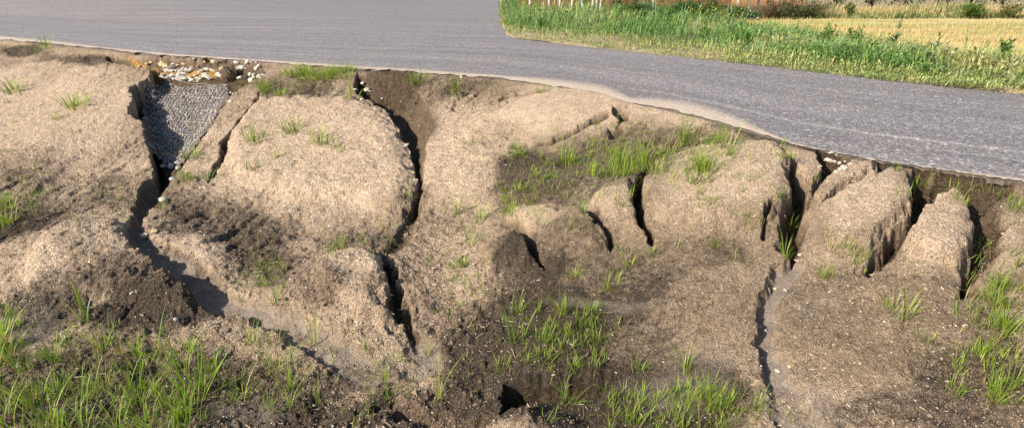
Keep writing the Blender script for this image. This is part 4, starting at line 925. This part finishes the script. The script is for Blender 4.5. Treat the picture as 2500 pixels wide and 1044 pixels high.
# single weed plants that stand out of the mass
def weed_mesh(seed, kind):
    R = np.random.default_rng(seed); parts = []
    ns = {'thistle': 1, 'bushy': 9, 'stalk': 4}[kind]; Hh = {'thistle': 0.42, 'bushy': 0.30, 'stalk': 0.5}[kind]
    B, az, L, wd, ln, dr, tn = [], [], [], [], [], [], []
    stems = []
    for s in range(ns):
        a = R.uniform(0, 6.28); lean = R.uniform(0, 0.45) if ns > 1 else 0.05; h = Hh*R.uniform(0.7, 1.1)
        top = np.array([math.cos(a)*math.sin(lean)*h, math.sin(a)*math.sin(lean)*h, math.cos(lean)*h]); stems.append((np.zeros(3), top))
        nl = {'thistle': 34, 'bushy': 22, 'stalk': 14}[kind]
        for q in range(nl):
            t = R.uniform(0.1, 1.0); B.append(top*t); az.append(R.uniform(0, 6.28))
            l = {'thistle': 0.16*(1.15-t), 'bushy': 0.045, 'stalk': 0.035}[kind]*R.uniform(0.7, 1.3)+0.015
            L.append(l); wd.append(l*{'thistle': 0.28, 'bushy': 0.38, 'stalk': 0.28}[kind]); ln.append(R.uniform(0.5, 1.3)); dr.append(R.uniform(0, 0.7)); tn.append(R.uniform(0.75, 1.25))
    col = {'thistle': (0.09, 0.19, 0.075), 'bushy': (0.12, 0.25, 0.05), 'stalk': (0.16, 0.27, 0.08)}[kind]
    V, F, T = blades(np.array(B), np.array(az), np.array(L), np.array(wd), np.array(ln), np.array(dr), np.array(col)[None]*np.array(tn)[:, None], 3, True, R)
    lv = mesh_np('leaves', V, F, M_WEED, True, {'tint': T})
    n = len(stems); tops = np.array([s[1] for s in stems]); azs = np.arctan2(tops[:, 1], tops[:, 0]); Ls = np.linalg.norm(tops, axis=1)
    V, F, T = blades(np.zeros((n, 3)), azs, Ls, np.full(n, 0.012), np.arccos(np.clip(tops[:, 2]/Ls, -1, 1)), np.zeros(n), np.tile(np.array(col)*1.1, (n, 1)), 3, False, R)
    V2, F2, T2 = blades(np.zeros((n, 3)), azs+1.57, Ls, np.full(n, 0.012), np.zeros(n)+0.02, np.zeros(n), np.tile(np.array(col)*1.1, (n, 1)), 3, False, R)
    V, F, T = join_parts([(V, F, T), (V2, F2, T2)])
    return lv, mesh_np('stem', V, F, M_WEED, True, {'tint': T})
WEEDS = {k: [weed_mesh(300+10*i+j, k) for j in range(3)] for i, k in enumerate(('thistle', 'bushy', 'stalk'))}
def weed(px, py, kind, sc, label, group='weed plants beyond the road'):
    P = on_plane(px, py, 0.02); lv, st = random.choice(WEEDS[kind])
    r = bpy.data.objects.new('weed_plant', None); link(r); r.location = (P[0], P[1], float(verge_z(P[None])[0])); r.rotation_euler[2] = random.uniform(0, 6.28); r.scale = (sc,)*3
    tag(r, label, 'weed', group); obj('leaves', lv, r); obj('stem', st, r)
for a in [(2178, 128, 'thistle', 0.9, 'tall dark thistle standing above the weeds before the field'), (2280, 138, 'thistle', 0.75, 'dark thistle in the weeds right of the tallest one'), (2448, 168, 'bushy', 0.9, 'bushy weed near the right edge before the field'), (2350, 150, 'stalk', 0.7, 'grey stalky weed in front of the field'),
          (2395, 155, 'stalk', 0.6, 'thin weed stalk right of the grey one'), (2010, 112, 'bushy', 0.9, 'rounded green weed at the near corner of the field'), (2085, 122, 'bushy', 0.9, 'leafy weed with broad top left of the tall thistle'), (1920, 105, 'stalk', 0.6, 'feathery weed in front of the stubble corner'),
          (1500, 60, 'bushy', 1.1, 'bright leafy weed in the middle of the green mass'), (1410, 45, 'stalk', 0.9, 'tall feathery weed high in the green mass'), (1600, 80, 'stalk', 0.8, 'grey green feathery weed in the verge'), (1320, 75, 'bushy', 0.8, 'low leafy weed left in the verge near the road'),
          (1720, 100, 'bushy', 0.8, 'yellowish weed in the verge'), (1820, 118, 'bushy', 0.8, 'broad leaved weed by the bare patch of verge'), (1270, 60, 'stalk', 0.8, 'tall weed at the corner of the side road'), (2250, 190, 'bushy', 0.4, 'small low weed close to the road edge'), (1660, 75, 'stalk', 0.9, 'weed stalks left of the yellow flowered shrub')]:
    weed(*a)

# shrubs
def shrub(px, py, dist, rx, rz_, name, label, cols, nleaf=2200, leafL=0.035, flowers=None, seed=0):
    R = np.random.default_rng(seed); dx, dy, dz = ray(px, py); y = dist; x = float(dx/dy*y)
    r = bpy.data.objects.new(name, None); link(r); r.location = (x, y, 0.03); tag(r, label, 'shrub', 'shrubs behind the field')
    ncl = 26; cl = R.normal(0, 0.45, (ncl, 3)); cl /= np.maximum(1, np.linalg.norm(cl, axis=1))[:, None]; cl = cl*np.array([rx, rx*0.8, rz_])+np.array([0, 0, rz_*1.05])
    q = R.integers(0, ncl, nleaf); b = cl[q]+R.normal(0, 0.16, (nleaf, 3))*np.array([rx, rx, rz_]); b[:, 2] = np.maximum(b[:, 2], 0.02)
    c = np.array(cols)[R.integers(0, len(cols), nleaf)]*R.uniform(0.7, 1.3, (nleaf, 1))
    V, F, T = blades(b, R.uniform(0, 6.28, nleaf), R.uniform(0.7, 1.4, nleaf)*leafL, R.uniform(0.4, 0.6, nleaf)*leafL, R.uniform(0.2, 1.6, nleaf), R.uniform(0, 0.8, nleaf), c, 2, True, R)
    obj('crown', mesh_np('crown', V, F, M_WEED, True, {'tint': T}), r)
    m = 12; az = R.uniform(0, 6.28, m)
    V, F, T = blades(np.zeros((m, 3)), az, R.uniform(0.8, 1.3, m)*rz_*1.3, np.full(m, 0.02), R.uniform(0.05, 0.5, m), R.uniform(0, 0.3, m), np.tile((0.10, 0.075, 0.05), (m, 1)), 3, False, R)
    obj('trunk', mesh_np('trunk', V, F, M_WEED, True, {'tint': T}), r)
    if flowers:
        nf = flowers[1]; f = cl[R.integers(0, ncl, nf)]+R.normal(0, 0.2, (nf, 3))*np.array([rx, rx, rz_]); f[:, 1] -= rx*0.15
        o = obj('flowers', octa_mesh(f, R.uniform(0.010, 0.02, nf), R, 'flowers', M_WEED, np.tile(flowers[0], (nf, 1))*R.uniform(0.8, 1.1, (nf, 1)), 0.6), r); o['kind'] = 'stuff'
G1 = [(0.07, 0.14, 0.025), (0.11, 0.19, 0.035), (0.16, 0.23, 0.05)]; G2 = [(0.045, 0.10, 0.03), (0.07, 0.14, 0.04)]; BR = [(0.17, 0.11, 0.06), (0.12, 0.10, 0.05), (0.22, 0.15, 0.09)]
shrub(2372, 30, 13.7, 0.24, 0.20, 'shrub', 'round green shrub standing on the dry grass rise', G1, 2600, 0.04, seed=1)
shrub(2078, 25, 13.8, 0.12, 0.17, 'shrub', 'small bright green shrub between brown weeds and dry grass', G1, 900, 0.035, seed=2)
shrub(1745, 30, 13.2, 0.55, 0.20, 'shrub', 'dark shrub covered with yellow flowers before the wooden fence', G2, 3200, 0.04, ((0.62, 0.46, 0.03), 220), seed=3)
shrub(1815, 40, 12.9, 0.30, 0.13, 'shrub', 'low dark bush with small white flowers right of the yellow one', G2, 1400, 0.035, ((0.7, 0.7, 0.62), 90), seed=4)
shrub(1880, 40, 13.4, 0.36, 0.19, 'shrub', 'brown seed headed weeds below the white sign', BR, 1700, 0.04, seed=5)
shrub(1975, 40, 13.6, 0.40, 0.20, 'shrub', 'brown and green dock stand right of the sign', BR+G2, 1800, 0.04, seed=6)
shrub(1600, 30, 13.4, 0.45, 0.20, 'shrub', 'blue green leafy bush before the dark fence', [(0.09, 0.16, 0.08), (0.12, 0.20, 0.08)], 2400, 0.04, seed=7)
shrub(2465, 30, 13.9, 0.25, 0.16, 'shrub', 'faded brown green shrub on the rise at far right', BR+G1, 1400, 0.04, seed=8)
for i_, (x_, lb_) in enumerate([(1690, 'dark leafy bush left of the yellow flowered shrub'), (1660, 'low dark bush before the end of the dark fence'), (1925, 'brown weed clump between the sign and the dock stand'), (1545, 'green bush before the dark fence left of the blue green one')]):
    shrub(x_, 30, 13.5, 0.34, 0.19, 'shrub', lb_, BR+G2 if x_ > 1900 else G2+G1[:1], 1700, 0.04, seed=60+i_)
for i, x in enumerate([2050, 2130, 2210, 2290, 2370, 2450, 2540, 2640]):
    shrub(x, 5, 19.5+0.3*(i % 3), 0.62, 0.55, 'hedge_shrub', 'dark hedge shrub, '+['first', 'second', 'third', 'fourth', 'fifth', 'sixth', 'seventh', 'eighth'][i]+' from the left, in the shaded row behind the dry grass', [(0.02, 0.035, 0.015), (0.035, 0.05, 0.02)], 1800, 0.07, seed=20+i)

# ------------------------------------------------------------------ fences, posts and sign at the very back
M_WOOD = flat_material('brown_boards', (0.12, 0.055, 0.035), (0.21, 0.105, 0.06), 8, 0.85, 0.4, 0.01, 0.2, 0.18)
M_WOOD2 = flat_material('orange_boards', (0.30, 0.15, 0.07), (0.42, 0.23, 0.11), 8, 0.85, 0.4, 0.01, 0.2, 0.15)
M_WHITE = flat_material('weathered_white', (0.55, 0.53, 0.48), (0.72, 0.70, 0.64), 15, 0.7, 0.2, 0.004)
M_BARK = flat_material('pale_bark', (0.26, 0.20, 0.14), (0.42, 0.34, 0.25), 12, 0.9, 0.7, 0.02)
M_BLUE = flat_material('dark_blue_paint', (0.03, 0.04, 0.07), (0.05, 0.06, 0.10), 10, 0.5, 0.1, 0.002, 0.4)
import bmesh
def box(name, sx, sy, sz, mat, parent=None, loc=(0, 0, 0), bev=0.006):
    bm = bmesh.new(); bmesh.ops.create_cube(bm, size=1.0)
    for v in bm.verts: v.co = Vector((v.co.x*sx, v.co.y*sy, v.co.z*sz))
    if bev: bmesh.ops.bevel(bm, geom=bm.edges[:], offset=bev, segments=1, affect='EDGES')
    me = bpy.data.meshes.new(name); bm.to_mesh(me); bm.free(); me.materials.append(mat)
    return obj(name, me, parent, loc)
def xat(px, dist): return float((px-1250)/FOC/CP*dist) if False else float(ray(px, 0)[0]/ray(px, 0)[1]*dist)
def fence(px0, px1, dist, mat, label):
    x0, x1 = xat(px0, dist), xat(px1, dist); L = x1-x0
    r = bpy.data.objects.new('wooden_fence', None); link(r); r.location = ((x0+x1)/2, dist, 0.05); tag(r, label, 'fence')
    nb = max(1, round(L/1.6)); w_ = L/nb
    bd = None
    for b in range(nb):
        for k in range(8):
            loc = (-L/2+w_*(b+0.5), random.uniform(-0.004, 0.004), 0.10+k*0.125)
            if bd is None: bd = box('board', w_-0.02, 0.022, 0.118, mat, r, loc)
            else:
                c = bd.copy(); COL.objects.link(c); c.parent = r; c.location = loc
    ps = None
    for b in range(nb+1):
        loc = (-L/2+w_*b, 0.065, 0.52)
        if ps is None: ps = box('post', 0.09, 0.09, 1.1, mat, r, loc)
        else:
            c = ps.copy(); COL.objects.link(c); c.parent = r; c.location = loc
fence(1268, 1660, 17.4, M_WOOD, 'dark red brown board fence behind the green weeds'); fence(1665, 1790, 18.2, M_WOOD, 'dark board fence behind the yellow flowered shrub'); fence(1794, 1960, 17.6, M_WOOD2, 'sunlit orange brown board fence beside the white sign')
for i, (x, wpx) in enumerate([(1293, 5), (1341, 5), (1367, 5), (1396, 6), (1421, 8), (1446, 5), (1456, 5), (1466, 5), (1595, 5)]):
    d = 16.6+0.15*(i % 3); wd = wpx/120.0
    r = bpy.data.objects.new('white_post', None); link(r); r.location = (xat(x, d), d, 0.03); r.rotation_euler[1] = random.uniform(-0.06, 0.06)
    tag(r, 'slim white post before the dark board fence', 'post', 'white posts before the fence')
    box('shaft', wd, wd, 1.0, M_WHITE, r, (0, 0, 0.5)); box('cap', wd*1.25, wd*1.25, 0.03, M_WHITE, r, (0, 0, 1.017), 0.004)
def trunk_obj(px, d, rad, h, mat, label):
    r = bpy.data.objects.new('tree', None); link(r); r.location = (xat(px, d), d, 0.0); tag(r, label, 'tree')
    bm = bmesh.new(); n = 10; rings = []
    for k in range(9):
        t = k/8; z = h*t; rr = rad*(1.25-0.55*t+0.35*math.exp(-t*14)); ox, oy = 0.05*math.sin(3*t+px), 0.05*math.cos(2.2*t+px)
        rings.append([bm.verts.new((ox+rr*math.cos(6.283*i/n)*(1+0.08*math.sin(3*i+k)), oy+rr*math.sin(6.283*i/n), z)) for i in range(n)])
    for k in range(8):
        for i in range(n): bm.faces.new((rings[k][i], rings[k][(i+1) % n], rings[k+1][(i+1) % n], rings[k+1][i]))
    me = bpy.data.meshes.new('trunk'); bm.to_mesh(me); bm.free(); me.materials.append(mat); obj('trunk', me, r)
    R = np.random.default_rng(int(px)); m = 9; V, F, T = blades(np.tile((0, 0, h*0.85), (m, 1)), R.uniform(0, 6.28, m), R.uniform(0.8, 1.4, m), np.full(m, 0.06), R.uniform(0.2, 0.9, m), R.uniform(0, 0.4, m), np.tile((0.2, 0.15, 0.1), (m, 1)), 4, False, R)
    obj('limbs', mesh_np('limbs', V, F, M_WEED, True, {'tint': T}), r)['kind'] = 'stuff'
    nl = 2600; c = R.normal(0, 0.42, (nl, 3))*np.array([1.1, 1.1, 0.8])+np.array([0, 0, h+0.7])
    V, F, T = blades(c, R.uniform(0, 6.28, nl), R.uniform(0.06, 0.11, nl), R.uniform(0.03, 0.06, nl), R.uniform(0.2, 1.6, nl), R.uniform(0, 0.8, nl), np.array(G1)[R.integers(0, 3, nl)], 2, True, R)
    obj('crown', mesh_np('crown', V, F, M_WEED, True, {'tint': T}), r)
trunk_obj(1807, 16.9, 0.045, 1.7, M_BARK, 'pale slender tree trunk before the sunlit fence'); trunk_obj(1832, 17.1, 0.03, 1.6, M_BARK, 'thin greyish tree right of the pale trunk')
r = bpy.data.objects.new('post', None); link(r); r.location = (xat(1852, 17), 17, 0.03); tag(r, 'dark upright post between the thin tree and the sign', 'post')
box('shaft', 0.055, 0.055, 1.0, M_BLUE, r, (0, 0, 0.5)); box('cap', 0.07, 0.07, 0.03, M_BLUE, r, (0, 0, 1.016), 0.004)
r = bpy.data.objects.new('sign', None); link(r); r.location = (xat(1897, 16.8), 16.8, 0.03); tag(r, 'white notice on a dark blue board at the back', 'sign')
for s_ in (-1, 1): box('leg', 0.03, 0.03, 0.5, M_BLUE, r, (0.09*s_, 0.0, 0.25))
box('board', 0.25, 0.025, 0.42, M_BLUE, r, (0, 0, 0.56)); box('notice', 0.16, 0.006, 0.22, M_WHITE, r, (0, -0.0175, 0.60), 0.0)
